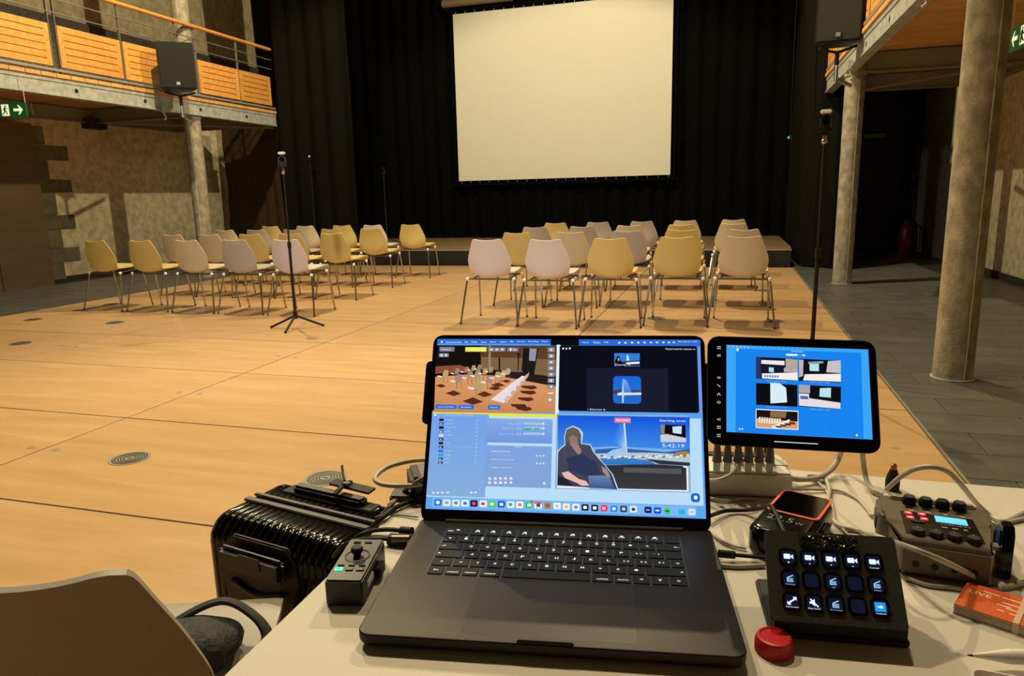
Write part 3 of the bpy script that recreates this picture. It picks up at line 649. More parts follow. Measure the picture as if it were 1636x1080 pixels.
LAP = """p|5fa6ef|4f9bf0|0,0 1000,0 1000,1000 0,1000
p|b9dcf8|b9dcf8|0,67 993,67 993,543 0,543
p|2a6bd6|2a6bd6|0,972 445,972 445,999 0,999
p|05060c|05060c|443,963 551,963 551,1000 443,1000
p|2a6bd6|2a6bd6|551,959 999,959 999,999 551,999
p|6c9ae8|6c9ae8|990,567 1000,567 1000,959 990,959
p|120c0b|120c0b|0,563 477,563 477,961 0,961
p|5b3d28|5b3d28|172,959 471,959 472,868 174,892
p|7a6347|7a6347|176,891 245,886 247,807 179,810
p|7a6347|7a6347|251,888 337,884 339,799 253,802
p|7a6347|7a6347|382,881 468,877 470,777 384,780
p|1b1517|1b1517|339,947 397,943 384,790 335,809
p|8f95a3|8f95a3|363,944 391,942 386,866 362,870
p|a08a6c|a08a6c|204,960 212,960 215,811 208,811
p|20110b|20110b|315,913 330,913 324,899 323,809 320,808 319,899
p|8a4f33|8a4f33|0,829 94,839 134,822 135,804 1,785
p|251b1c|251b1c|174,810 226,814 474,772 474,708 259,771
p|c98655|dc9c66|2,765 135,783 253,774 474,713 476,563 7,545
p|5a2a1c|5a2a1c|5,711 26,723 48,710 27,700
p|5a2a1c|5a2a1c|46,667 77,685 108,665 78,650
p|5a2a1c|5a2a1c|113,621 153,645 194,620 154,600
p|5a2a1c|5a2a1c|220,720 247,735 275,719 248,707
p|5a2a1c|5a2a1c|209,700 235,713 261,699 236,688
p|5a2a1c|5a2a1c|167,663 197,682 228,662 198,647
p|5a2a1c|5a2a1c|260,744 279,754 298,743 279,734
p|54281b|54281b|334,718 388,719 398,704 376,695 341,705
p|54281b|54281b|332,688 386,689 395,674 373,665 338,675
p|54281b|54281b|323,648 377,649 387,635 365,625 330,635
p|54281b|54281b|298,608 352,609 362,594 340,585 305,594
p|54281b|54281b|318,591 372,592 381,578 359,568 324,578
p|f2ece6|f2ece6|30,769 23,762 7,770 15,774
p|b9a56c|b9a56c|31,761 30,786 36,808 50,807 54,784 47,764
p|6b4a3a|6b4a3a|33,763 35,763 37,727 35,727
p|6b4a3a|6b4a3a|49,764 50,764 53,727 51,727
p|f2ece6|f2ece6|77,788 71,782 58,789 64,792
p|a07f6e|a07f6e|78,781 76,802 82,822 94,821 97,800 91,784
p|6b4a3a|6b4a3a|79,783 81,783 83,752 81,752
p|6b4a3a|6b4a3a|93,784 94,784 96,753 95,753
p|f2ece6|f2ece6|114,797 109,792 96,798 102,802
p|a8796a|a8796a|115,791 114,811 119,829 130,828 133,809 128,793
p|6b4a3a|6b4a3a|116,793 118,793 120,764 118,764
p|6b4a3a|6b4a3a|129,793 130,793 132,764 131,764
p|f2ece6|f2ece6|141,809 136,804 124,810 130,813
p|b59a78|b59a78|142,803 141,822 145,839 156,838 159,820 154,805
p|6b4a3a|6b4a3a|143,805 145,805 146,778 145,778
p|6b4a3a|6b4a3a|155,805 156,805 158,778 157,778
p|f2ece6|f2ece6|165,816 160,811 149,816 154,819
p|9c7f68|9c7f68|166,810 164,828 169,843 179,843 181,826 176,812
p|6b4a3a|6b4a3a|167,812 168,812 170,786 168,786
p|6b4a3a|6b4a3a|178,812 179,812 181,787 179,787
p|f2ece6|f2ece6|83,741 76,733 58,741 66,746
p|a48588|a48588|84,731 82,759 89,784 105,783 109,757 101,735
p|6b4a3a|6b4a3a|86,735 88,735 90,695 88,695
p|6b4a3a|6b4a3a|103,735 105,735 107,695 106,695
p|f2ece6|f2ece6|126,761 119,754 103,762 111,766
p|a58d78|a58d78|127,753 125,778 132,801 146,800 150,776 142,756
p|6b4a3a|6b4a3a|128,756 130,756 132,720 131,720
p|6b4a3a|6b4a3a|144,756 146,756 148,720 146,720
p|f2ece6|f2ece6|157,773 150,766 135,774 143,778
p|a89078|a89078|158,765 156,789 162,811 176,810 179,787 173,768
p|6b4a3a|6b4a3a|159,768 161,768 163,734 161,734
p|6b4a3a|6b4a3a|174,768 176,768 178,734 176,734
p|f2ece6|f2ece6|186,788 180,782 167,789 173,793
p|c0955a|c0955a|187,781 185,803 191,822 203,821 206,801 200,784
p|6b4a3a|6b4a3a|188,784 190,784 192,753 190,753
p|6b4a3a|6b4a3a|201,784 203,784 205,753 203,753
p|f2ece6|f2ece6|209,801 204,795 192,801 198,805
p|b08c6c|b08c6c|210,794 209,813 214,830 224,829 227,812 222,797
p|6b4a3a|6b4a3a|211,797 213,797 214,769 213,769
p|6b4a3a|6b4a3a|223,797 224,797 226,770 224,770
p|f2ece6|f2ece6|159,700 149,690 127,701 138,707
p|b5a06e|b5a06e|160,688 158,723 167,755 186,753 192,720 182,693
p|6b4a3a|6b4a3a|162,692 164,692 166,642 165,642
p|6b4a3a|6b4a3a|184,693 185,693 188,643 186,643
p|f2ece6|f2ece6|202,736 195,729 177,737 186,742
p|a8857e|a8857e|203,727 202,755 209,779 224,778 228,752 220,731
p|6b4a3a|6b4a3a|205,730 207,730 209,691 207,691
p|6b4a3a|6b4a3a|222,731 224,731 226,691 224,691
p|f2ece6|f2ece6|233,762 226,755 210,762 218,767
p|b59a70|b59a70|234,753 233,778 239,801 253,800 257,776 249,757
p|6b4a3a|6b4a3a|236,756 237,756 239,720 237,720
p|6b4a3a|6b4a3a|251,757 253,757 255,721 253,721
p|f2ece6|f2ece6|256,773 249,766 234,774 242,778
p|c8a766|c8a766|257,765 255,789 261,810 275,809 278,787 271,768
p|6b4a3a|6b4a3a|258,768 260,768 262,734 260,734
p|6b4a3a|6b4a3a|273,768 274,768 276,734 275,734
p|f2ece6|f2ece6|274,788 268,782 255,789 261,792
p|c4a488|c4a488|275,781 274,802 279,821 291,820 294,800 288,784
p|6b4a3a|6b4a3a|276,783 278,783 279,753 278,753
p|6b4a3a|6b4a3a|289,784 291,784 293,753 291,753
p|e6dde0|e6dde0|223,632 258,680 292,672 274,612
p|d9b4ac|d9b4ac|282,611 274,634 299,695 319,729 311,673
p|e6dde0|e6dde0|253,671 284,713 313,706 298,653
p|c9a99c|c9a99c|304,652 297,673 319,725 336,755 330,706
p|e6dde0|e6dde0|277,703 303,738 328,732 315,687
p|c9a99c|c9a99c|320,686 314,704 333,748 347,774 342,732
p|e6dde0|e6dde0|300,731 321,760 341,755 330,719
p|c9a99c|c9a99c|335,718 330,732 345,769 357,789 353,755
p|e6dde0|e6dde0|321,755 337,777 353,774 344,745
p|c9a99c|c9a99c|348,745 344,756 356,784 365,800 362,774
p|f0e95a|f0e95a|113,922 196,922 196,950 113,950
t|fff9b0|PREVIEW MODE|130,930 190,942
p|7d7f8d|7d7f8d|70,946 70,949 68,950 67,951 13,951 12,950 10,949 10,946 10,927 10,924 11,923 13,922 67,922 68,923 70,924 70,927
p|7d7f8d|7d7f8d|49,907 49,910 48,911 46,912 13,912 12,911 10,910 10,907 10,892 10,889 11,888 13,887 46,887 48,888 49,889 49,892
p|7d7f8d|7d7f8d|270,944 270,947 268,948 267,949 205,949 204,948 202,947 202,944 202,928 202,925 204,924 205,923 267,923 268,924 270,925 270,928
p|7d7f8d|7d7f8d|320,943 320,946 318,947 317,948 280,948 278,947 277,946 277,943 277,929 277,926 278,925 280,924 317,924 318,925 320,926 320,929
t|ffffff|Standard|17,931 53,940
p|d9dde6|d9dde6|26,900 25,903 24,905 22,906 19,906 17,905 16,903 15,900 15,897 16,894 17,892 19,891 22,891 24,892 25,894 26,897
p|d9dde6|d9dde6|43,900 42,903 41,905 39,906 37,906 35,905 34,903 33,900 33,898 34,895 35,893 37,892 39,892 41,893 42,895 43,898
p|d9dde6|d9dde6|222,933 221,937 219,941 216,942 214,942 211,941 209,937 208,933 208,938 209,934 211,930 214,929 216,929 219,930 221,934 222,938
p|d9dde6|d9dde6|243,933 242,937 240,941 237,942 236,942 233,941 231,937 230,933 230,938 231,934 233,930 236,929 237,929 240,930 242,934 243,938
p|d9dde6|d9dde6|264,934 263,938 261,942 258,943 257,943 254,942 252,938 251,934 251,939 252,935 254,931 257,930 258,930 261,931 263,935 264,939
t|ffffff|Pan|299,929 312,943
p|ffffff|ffffff|293,940 293,943 292,944 290,945 290,945 288,944 287,943 287,940 287,933 287,930 288,929 290,928 290,928 292,929 293,930 293,933
p|8b8c97|8b8c97|459,945 459,948 458,949 456,950 436,950 434,949 433,948 433,945 433,927 433,924 434,923 436,922 456,922 458,923 459,924 459,927
p|e6e6ec|e6e6ec|451,935 450,939 448,942 446,943 446,943 444,942 442,939 441,935 441,937 442,933 444,930 446,929 446,929 448,930 450,933 451,937
p|8b8c97|8b8c97|459,907 459,910 458,911 456,912 437,912 436,911 434,910 434,907 434,889 434,886 436,885 437,884 456,884 458,885 459,886 459,889
p|e6e6ec|e6e6ec|452,897 451,901 450,904 447,905 446,905 444,904 442,901 441,897 441,899 442,895 444,892 446,891 447,891 450,892 451,895 452,899
p|8b8c97|8b8c97|460,869 460,872 458,873 457,874 437,874 436,873 434,872 434,869 434,852 434,849 436,848 437,847 457,847 458,848 460,849 460,852
p|e6e6ec|e6e6ec|452,860 451,864 450,867 447,868 447,868 444,867 443,864 442,860 442,862 443,858 444,855 447,854 447,854 450,855 451,858 452,862
p|8b8c97|8b8c97|460,833 460,836 458,837 457,838 438,838 436,837 435,836 435,833 435,816 435,813 436,812 438,811 457,811 458,812 460,813 460,816
p|e6e6ec|e6e6ec|453,823 452,827 450,830 448,831 447,831 444,830 443,827 442,823 442,825 443,821 444,818 447,817 448,817 450,818 452,821 453,825
p|8b8c97|8b8c97|461,795 461,798 460,799 458,800 438,800 436,799 435,798 435,795 435,778 435,775 436,774 438,773 458,773 460,774 461,775 461,778
p|e6e6ec|e6e6ec|453,786 452,790 450,793 448,794 448,794 446,793 444,790 443,786 443,788 444,784 446,781 448,780 448,780 450,781 452,784 453,788
p|8b8c97|8b8c97|461,759 461,762 460,763 458,764 439,764 438,763 436,762 436,759 436,742 436,739 438,738 439,737 458,737 460,738 461,739 461,742
p|e6e6ec|e6e6ec|454,749 453,753 452,756 449,757 448,757 446,756 444,753 443,749 443,751 444,747 446,744 448,743 449,743 452,744 453,747 454,751
p|8b8c97|8b8c97|462,722 462,725 460,726 459,727 439,727 438,726 436,725 436,722 436,706 436,703 438,702 439,701 459,701 460,702 462,703 462,706
p|e6e6ec|e6e6ec|454,713 453,717 452,720 449,721 449,721 446,720 445,717 444,713 444,715 445,711 446,708 449,707 449,707 452,708 453,711 454,715
p|bd8f6f|bd8f6f|462,682 462,685 460,686 459,687 441,687 440,686 438,685 438,682 438,670 438,667 440,666 441,665 459,665 460,666 462,667 462,670
p|f6f3f0|f6f3f0|438,672 459,672 459,679 438,679
p|a9998f|a9998f|459,644 459,647 458,648 456,649 439,649 438,648 436,647 436,644 436,631 436,628 438,627 439,626 456,626 458,627 459,628 459,631
p|f4f1ee|f4f1ee|452,633 451,639 448,643 444,645 449,645 445,643 442,639 441,633 441,639 442,633 445,629 449,627 444,627 448,629 451,633 452,639
p|1a76dc|1a76dc|94,591 93,595 92,598 89,599 15,599 12,598 11,595 10,591 10,581 11,577 12,574 15,573 89,573 92,574 93,577 94,581
t|e8f3ff|Back to Live Mode|21,582 82,589
p|1a76dc|1a76dc|160,591 159,595 158,598 155,599 104,599 102,598 100,595 99,591 99,581 100,577 102,574 104,573 155,573 158,574 159,577 160,581
t|e8f3ff|Enable|110,582 149,590
p|1a76dc|1a76dc|260,593 259,597 258,600 255,601 217,601 214,600 213,597 212,593 212,582 213,578 214,575 217,574 255,574 258,575 259,578 260,582
t|e8f3ff|Record|223,583 249,591
p|dff0f4|dff0f4|467,536 480,536 480,967 467,967
p|e9e53f|e9e53f|2,534 473,534 473,553 2,553
p|8fb3c0|7aa6ea|219,536 218,540 216,544 213,545 6,545 3,544 1,540 0,536 0,82 1,78 3,74 6,73 213,73 216,74 218,78 219,82
p|86aedb|74a1ea|0,76 218,76 218,528 0,528
p|f4fbff|f4fbff|17,536 16,539 15,541 13,542 11,542 9,541 8,539 7,536 7,537 8,534 9,532 11,531 13,531 15,532 16,534 17,537
t|dfe8e4|SCENES CAMERAS SOURCES|51,534 161,538
p|0b0d14|0b0d14|29,501 46,501 46,515 29,515
t|d4e4fb|Source|54,506 81,513
p|a9c8f4|a9c8f4|179,507 179,510 178,511 176,512 175,512 174,511 172,510 172,507 172,510 172,507 174,506 175,505 176,505 178,506 179,507 179,510
p|1f4c9c|1f4c9c|30,478 47,478 47,493 30,493
p|cfd9ea|cfd9ea|33,481 41,481 41,487 33,487
t|d4e4fb|Camera|55,484 82,490
p|a9c8f4|a9c8f4|179,485 179,488 178,489 176,490 175,490 174,489 172,488 172,485 172,488 172,485 174,484 175,483 176,483 178,484 179,485 179,488
p|0b0d14|0b0d14|30,455 48,455 48,470 30,470
t|d4e4fb|Stage cam|55,461 95,467
p|a9c8f4|a9c8f4|179,462 179,465 178,466 176,467 176,467 174,466 173,465 173,462 173,465 173,462 174,461 176,460 176,460 178,461 179,462 179,465
p|2c6ac0|2c6ac0|31,433 48,433 48,447 31,447
p|cfd9ea|cfd9ea|34,435 42,435 42,442 34,442
t|d4e4fb|Side|56,438 74,444
p|a9c8f4|a9c8f4|179,440 179,443 178,444 176,445 176,445 174,444 173,443 173,440 173,443 173,440 174,439 176,438 176,438 178,439 179,440 179,443
p|d8dde6|d8dde6|32,410 49,410 49,424 32,424
t|d4e4fb|Speaker|56,416 87,422
p|a9c8f4|a9c8f4|179,417 179,420 178,421 176,422 176,422 174,421 173,420 173,417 173,420 173,417 174,416 176,415 176,415 178,416 179,417 179,420
p|1c2e4e|1c2e4e|32,387 50,387 50,402 32,402
p|cfd9ea|cfd9ea|36,390 43,390 43,396 36,396
t|d4e4fb|Z|57,392 62,399
p|a9c8f4|a9c8f4|179,395 179,398 178,399 176,400 176,400 174,399 173,398 173,395 173,398 173,395 174,394 176,393 176,393 178,394 179,395 179,398
p|0b0d14|0b0d14|33,365 50,365 50,379 33,379
t|d4e4fb|Wide|57,370 75,377
p|a9c8f4|a9c8f4|180,372 180,375 178,376 177,377 176,377 174,376 173,375 173,372 173,375 173,372 174,371 176,370 177,370 178,371 180,372 180,375
p|101520|101520|34,342 51,342 51,357 34,357
p|cfd9ea|cfd9ea|37,345 45,345 45,351 37,351
t|d4e4fb|Video Lighting Settings|58,352 158,354
p|a9c8f4|a9c8f4|180,350 180,353 178,354 177,355 176,355 174,354 173,353 173,350 173,353 173,350 174,349 176,348 177,348 178,349 180,350 180,353
p|2b78d8|2b78d8|34,320 52,320 52,334 34,334
t|d4e4fb|Screen|58,326 85,332
p|a9c8f4|a9c8f4|180,327 180,330 178,331 177,332 176,332 174,331 173,330 173,327 173,331 173,328 174,327 176,326 177,326 178,327 180,328 180,331
p|19a3f0|19a3f0|35,298 52,298 52,312 35,312
t|d4e4fb|Break|59,303 81,309
p|a9c8f4|a9c8f4|180,305 180,308 178,309 177,310 176,310 174,309 173,308 173,305 173,308 173,305 174,304 176,303 177,303 178,304 180,305 180,308
p|233a5c|233a5c|36,276 53,276 53,290 36,290
p|cfd9ea|cfd9ea|39,278 46,278 46,284 39,284
t|d4e4fb|Logos|59,281 81,287
p|a9c8f4|a9c8f4|180,283 180,286 178,287 177,288 177,288 176,287 174,286 174,283 174,286 174,283 176,282 177,281 177,281 178,282 180,283 180,286
p|274a78|274a78|36,253 54,253 54,267 36,267
p|cfd9ea|cfd9ea|40,256 47,256 47,262 40,262
t|d4e4fb|Ctrl|60,259 77,265
p|a9c8f4|a9c8f4|180,261 180,264 178,265 177,266 177,266 176,265 174,264 174,261 174,264 174,261 176,260 177,259 177,259 178,260 180,261 180,264
p|dcebff|dcebff|31,89 30,92 29,94 27,95 25,95 23,94 22,92 21,89 21,90 22,87 23,85 25,84 27,84 29,85 30,87 31,90
p|dcebff|dcebff|48,90 47,93 46,95 44,96 41,96 39,95 38,93 37,90 37,91 38,88 39,86 41,85 44,85 46,86 47,88 48,91
p|dcebff|dcebff|65,91 64,94 63,96 61,97 58,97 56,96 55,94 54,91 54,92 55,89 56,87 58,86 61,86 63,87 64,89 65,92
p|dcebff|dcebff|85,93 84,96 83,98 81,99 79,99 77,98 76,96 75,93 75,94 76,91 77,89 79,88 81,88 83,89 84,91 85,94
p|dcebff|dcebff|173,98 172,101 171,103 169,104 166,104 164,103 163,101 162,98 162,99 163,96 164,94 166,93 169,93 171,94 172,96 173,99
p|dcebff|dcebff|188,99 187,102 186,104 184,105 182,105 180,104 179,102 178,99 178,100 179,97 180,95 182,94 184,94 186,95 187,97 188,100
p|6e98dc|86aae6|458,517 457,520 456,522 454,523 215,523 213,522 212,520 211,517 211,389 212,386 213,384 215,383 454,383 456,384 457,386 458,389
p|84a5d8|7ea3df|458,361 457,364 456,366 454,367 217,367 215,366 214,364 213,361 213,141 214,138 215,136 217,135 454,135 456,136 457,138 458,141
t|d6e4fb|Volume|293,489 315,496
p|93b3e8|93b3e8|343,496 343,499 342,500 340,501 325,501 324,500 322,499 322,496 322,492 322,489 324,488 325,487 340,487 342,488 343,489 343,492
p|a6c1ee|a6c1ee|430,495 429,499 428,502 425,503 354,503 352,502 350,499 349,495 349,497 350,493 352,490 354,489 425,489 428,490 429,493 430,497
p|e2eeff|e2eeff|428,494 427,498 425,502 422,503 426,503 423,502 421,498 420,494 420,499 421,495 423,491 426,490 422,490 425,491 427,495 428,499
t|d6e4fb|Speed Pace|272,463 316,469
p|93b3e8|93b3e8|344,469 344,472 342,473 341,474 325,474 324,473 322,472 322,469 322,465 322,462 324,461 325,460 341,460 342,461 344,462 344,465
p|a6c1ee|a6c1ee|430,469 429,473 428,476 425,477 355,477 352,476 351,473 350,469 350,471 351,467 352,464 355,463 425,463 428,464 429,467 430,471
p|e2eeff|e2eeff|429,467 428,471 426,475 423,476 426,476 423,475 421,471 420,467 420,473 421,469 423,465 426,464 423,464 426,465 428,469 429,473
t|d6e4fb|AI Room Audio|257,431 316,436
p|93b3e8|93b3e8|344,437 344,440 342,441 341,442 326,442 324,441 323,440 323,437 323,433 323,430 324,429 326,428 341,428 342,429 344,430 344,433
p|a6c1ee|a6c1ee|431,437 430,441 428,444 426,445 355,445 352,444 351,441 350,437 350,439 351,435 352,432 355,431 426,431 428,432 430,435 431,439
p|e2eeff|e2eeff|429,436 428,440 426,444 423,445 427,445 424,444 422,440 421,436 421,441 422,437 424,433 427,432 423,432 426,433 428,437 429,441
p|35b98f|35b98f|352,457 382,457 382,470 352,470
p|35b98f|35b98f|389,458 410,458 410,470 389,470
t|d6e4fb|Connection  42 fps|255,520 377,522
t|e8f2ff|CONTROL|318,359 347,365
t|f2f7ff|SCREEN ALL RECORD|232,329 304,336
t|f2f7ff|SCREEN IS LOCKED NOW|233,284 319,289
t|f2f7ff|SCREEN IS PREVIEW|235,239 312,244
t|b9d0f4|Lower third of stage camera|237,311 315,316
t|b9d0f4|Lower third of stage camera|239,267 339,270
p|e9f2ff|e9f2ff|407,313 406,316 405,318 403,319 404,319 402,318 401,316 400,313 400,314 401,311 402,309 404,308 403,308 405,309 406,311 407,314
p|e9f2ff|e9f2ff|420,313 419,316 418,318 416,319 417,319 415,318 414,316 413,313 413,315 414,312 415,310 417,309 416,309 418,310 419,312 420,315
p|e9f2ff|e9f2ff|432,314 431,317 430,319 428,320 429,320 427,319 426,317 425,314 425,316 426,313 427,311 429,310 428,310 430,311 431,313 432,316
p|e9f2ff|e9f2ff|408,269 407,272 406,274 404,275 405,275 403,274 402,272 401,269 401,271 402,268 403,266 405,265 404,265 406,266 407,268 408,271
p|e9f2ff|e9f2ff|421,269 420,272 419,274 417,275 418,275 416,274 415,272 414,269 414,271 415,268 416,266 418,265 417,265 419,266 420,268 421,271
p|e9f2ff|e9f2ff|433,270 432,273 431,275 429,276 430,276 428,275 427,273 426,270 426,272 427,269 428,267 430,266 429,266 431,267 432,269 433,272
p|e4efff|e4efff|227,173 231,189 240,178 236,172
p|e4efff|e4efff|227,149 231,166 241,155 236,149
p|e4efff|e4efff|247,174 252,190 261,179 257,174
p|e4efff|e4efff|248,150 252,167 262,156 257,150
p|e4efff|e4efff|267,175 271,191 280,180 276,175
p|e4efff|e4efff|267,152 271,168 281,157 277,151
p|e4efff|e4efff|285,176 289,192 299,181 294,176
p|e4efff|e4efff|286,153 290,169 299,158 295,153
p|e4efff|e4efff|305,177 309,193 319,182 314,177
p|e4efff|e4efff|306,154 310,170 319,159 315,154
p|dcebff|dcebff|438,160 437,164 436,167 433,168 433,168 430,167 429,164 428,160 428,162 429,158 430,155 433,154 433,154 436,155 437,158 438,162
p|060a18|060a18|988,950 987,956 984,960 980,962 486,962 482,960 479,956 478,950 478,585 479,579 482,575 486,573 980,573 984,575 987,579 988,585
p|f3f5fa|f3f5fa|495,944 495,947 494,948 492,949 491,949 490,948 488,947 488,944 488,943 488,940 490,939 491,938 492,938 494,939 495,940 495,943
p|f3f5fa|f3f5fa|507,944 507,947 506,948 504,949 504,949 502,948 501,947 501,944 501,943 501,940 502,939 504,938 504,938 506,939 507,940 507,943
p|f3f5fa|f3f5fa|520,945 520,948 518,949 517,950 516,950 514,949 513,948 513,945 513,944 513,941 514,940 516,939 517,939 518,940 520,941 520,944
t|ffffff|Original sound for musicians: on|873,937 981,949
p|151a2c|151a2c|582,577 880,577 880,828 582,828
p|2179e6|1a63d8|782,759 780,770 775,778 768,781 694,781 687,778 682,770 680,759 680,643 682,632 687,624 694,621 768,621 775,624 780,632 782,643
p|3b4f60|3b4f60|681,698 717,708 781,699 782,674 680,673
p|dfe7ee|dfe7ee|696,681 717,688 748,684 782,686 782,673 696,668
p|1f66cc|1f66cc|681,668 782,669 781,627 682,625
p|3a7fe2|7fa9ea|711,683 714,761 720,766 731,750 748,685
p|c9dcf6|c9dcf6|712,677 716,755 719,677 718,625 713,624
p|2f7fe0|2f7fe0|684,838 778,838 778,917 684,917
p|2b3546|2b3546|717,868 778,875 778,841 710,839
p|e8edf2|e8edf2|727,862 777,868 777,855 731,851
p|0d0b10|0d0b10|686,839 687,873 696,902 704,896 706,876 719,857 720,838
p|c99a86|c99a86|696,887 701,889 704,873 698,870
p|dcebfa|dcebfa|731,908 734,908 740,874 729,874
t|ffffff|Daniel S.|688,844 745,853
t|ffffff|Daniel S.|595,580 654,588
p|b0524e|b0524e|586,580 589,580 589,590 586,590
t|eef5ff|Camera Live Beta|33,975 97,986
t|eef5ff|Edit|109,976 123,987
t|eef5ff|Profile|136,976 159,987
t|eef5ff|Scene|173,977 195,988
t|eef5ff|Source|208,978 232,989
t|eef5ff|Camera|247,978 273,989
t|eef5ff|Mic|287,979 300,990
t|eef5ff|Overlays|314,980 345,990
t|eef5ff|Recording|358,980 395,991
t|eef5ff|Output|408,981 432,992
p|ffffff|ffffff|15,986 19,989 22,982 21,975 17,975 14,980
t|eef5ff|Options|563,975 589,986
t|eef5ff|Window|604,976 632,987
t|eef5ff|Help|645,977 662,988
t|eef5ff|Mon Sep 24  11:47|920,982 989,993
p|d5e4fb|d5e4fb|707,980 706,983 705,985 703,986 701,986 699,985 698,983 697,980 697,981 698,978 699,976 701,975 703,975 705,976 706,978 707,981
p|d5e4fb|d5e4fb|731,980 730,983 729,985 727,986 724,986 722,985 721,983 720,980 720,981 721,978 722,976 724,975 727,975 729,976 730,978 731,981
p|d5e4fb|d5e4fb|755,981 754,984 753,986 751,987 749,987 747,986 746,984 745,981 745,982 746,979 747,977 749,976 751,976 753,977 754,979 755,982
p|d5e4fb|d5e4fb|778,981 777,984 776,986 774,987 772,987 770,986 769,984 768,981 768,982 769,979 770,977 772,976 774,976 776,977 777,979 778,982
p|d5e4fb|d5e4fb|802,981 801,984 800,986 798,987 795,987 793,986 792,984 791,981 791,983 792,980 793,978 795,977 798,977 800,978 801,980 802,983
p|d5e4fb|d5e4fb|825,982 824,985 823,987 821,988 819,988 817,987 816,985 815,982 815,983 816,980 817,978 819,977 821,977 823,978 824,980 825,983
p|d5e4fb|d5e4fb|848,982 847,985 846,987 844,988 841,988 839,987 838,985 837,982 837,984 838,981 839,979 841,978 844,978 846,979 847,981 848,984
p|d5e4fb|d5e4fb|871,983 870,986 869,988 867,989 865,989 863,988 862,986 861,983 861,984 862,981 863,979 865,978 867,978 869,979 870,981 871,984
p|d5e4fb|d5e4fb|891,983 890,986 889,988 887,989 885,989 883,988 882,986 881,983 881,984 882,981 883,979 885,978 887,978 889,979 890,981 891,984
p|d5e4fb|d5e4fb|909,983 908,986 907,988 905,989 903,989 901,988 900,986 899,983 899,985 900,982 901,980 903,979 905,979 907,980 908,982 909,985
p|8fb0d0|8fb0d0|473,134 951,134 951,558 473,558
p|3d8be6|0a53dc|477,547 954,549 951,349 480,350
p|4e8fd2|7fb2e6|480,353 680,377 951,366 952,303 480,291
p|2e5fae|2e5fae|616,356 695,369 791,359 865,351 951,372 951,343 616,327
p|b8c6cf|b8c6cf|616,333 717,343 828,346 951,340 952,292 828,291 717,309 616,309
p|a8803c|a8803c|902,352 935,360 951,349 951,335 901,332
p|2a6fc0|3f85cc|631,307 739,316 813,302 831,280 635,273
p|27313f|27313f|791,312 901,301 950,297 950,280 846,284
p|3a86e8|2f7be6|702,507 706,507 726,344 680,400
p|4a92ea|2f7be6|706,507 709,507 727,346 687,393
p|5fa1ee|2f7be6|709,507 713,507 728,349 695,387
p|78b1f1|2f7be6|713,507 716,508 729,351 702,380
p|93c2f4|2f7be6|716,508 719,508 729,353 710,373
p|aed2f7|2f7be6|719,508 723,508 730,356 717,367
p|d6e8fa|d6e8fa|717,508 723,508 731,338 728,338
p|9cc6ee|9cc6ee|650,329 680,359 728,373 726,344 665,318
p|4a5a6a|4a5a6a|635,325 643,328 644,321 635,317
p|eef3f6|eef3f6|647,319 656,322 656,314 647,311
p|eef3f6|eef3f6|660,312 668,316 669,308 660,305
p|4a5a6a|4a5a6a|672,320 680,324 681,316 672,313
p|eef3f6|eef3f6|684,314 693,317 693,310 684,306
p|eef3f6|eef3f6|697,322 705,325 706,318 697,315
p|4a5a6a|4a5a6a|709,316 717,319 718,312 709,308
p|eef3f6|eef3f6|721,324 729,327 730,320 721,316
p|eef3f6|eef3f6|733,318 742,321 742,313 733,310
p|4a5a6a|4a5a6a|746,326 754,329 755,322 746,318
p|eef3f6|eef3f6|758,319 766,323 767,315 758,312
p|eef3f6|eef3f6|770,327 778,331 779,323 770,320
p|4a5a6a|4a5a6a|782,321 790,324 791,317 782,314
p|eef3f6|eef3f6|795,329 803,333 803,325 794,322
p|eef3f6|eef3f6|807,323 815,326 815,319 807,315
p|4a5a6a|4a5a6a|819,331 827,334 828,327 819,324
p|eef3f6|eef3f6|831,325 839,328 840,321 831,317
p|eef3f6|eef3f6|843,333 851,336 852,329 843,325
p|4a5a6a|4a5a6a|855,326 863,330 864,322 855,319
p|eef3f6|eef3f6|867,335 875,338 876,330 867,327
p|eef3f6|eef3f6|879,328 887,332 888,324 879,321
p|4a5a6a|4a5a6a|892,336 900,340 900,332 891,329
p|eef3f6|eef3f6|904,330 912,333 912,326 903,323
p|eef3f6|eef3f6|916,338 924,341 924,334 916,331
p|4a5a6a|4a5a6a|928,332 936,335 936,328 928,324
p|eef3f6|eef3f6|940,340 948,343 948,336 940,332
p|3a3a3f|2c2c31|639,270 828,283 941,277 939,149 700,142 665,185
p|56565b|56565b|717,260 919,262 918,233 717,234
p|eef2f4|eef2f4|926,279 943,274 943,142 937,143 937,268 926,271
p|eef2f4|eef2f4|700,145 942,147 942,140 700,139
p|f2f4f6|f2f4f6|480,149 596,147 597,140 480,139
p|bfe0f5|bfe0f5|479,151 478,338 489,362 504,380 502,427 509,469 532,489 557,474 571,448 567,389 599,385 612,344 633,304 650,276 680,220 700,136 595,144
p|3c4152|4a4a5a|481,152 481,335 491,357 507,376 505,428 511,465 532,482 554,468 564,439 564,386 597,380 609,341 631,301 647,276 676,220 695,139 595,146
p|5d5552|6b5f59|506,410 511,464 532,481 554,468 563,436 562,389 510,383
p|a8827a|8d6e68|520,422 534,438 549,424 552,388 567,342 556,324 539,352 525,381
p|2d3558|2d3558|511,304 567,330 620,286 635,218 579,209 523,235
p|35508c|6c85b0|591,210 665,214 687,141 598,144
p|a58a86|a58a86|639,264 658,248 671,206 659,208 643,236
p|eab7b0|eab7b0|495,222 519,232 557,191 583,181 596,156 568,154 550,170 508,194
p|20242e|20242e|481,210 512,188 539,155 482,155
p|e87a9c|e87a9c|685,510 743,510 743,539 685,539
t|ffffff|PROGRAM|690,519 739,530
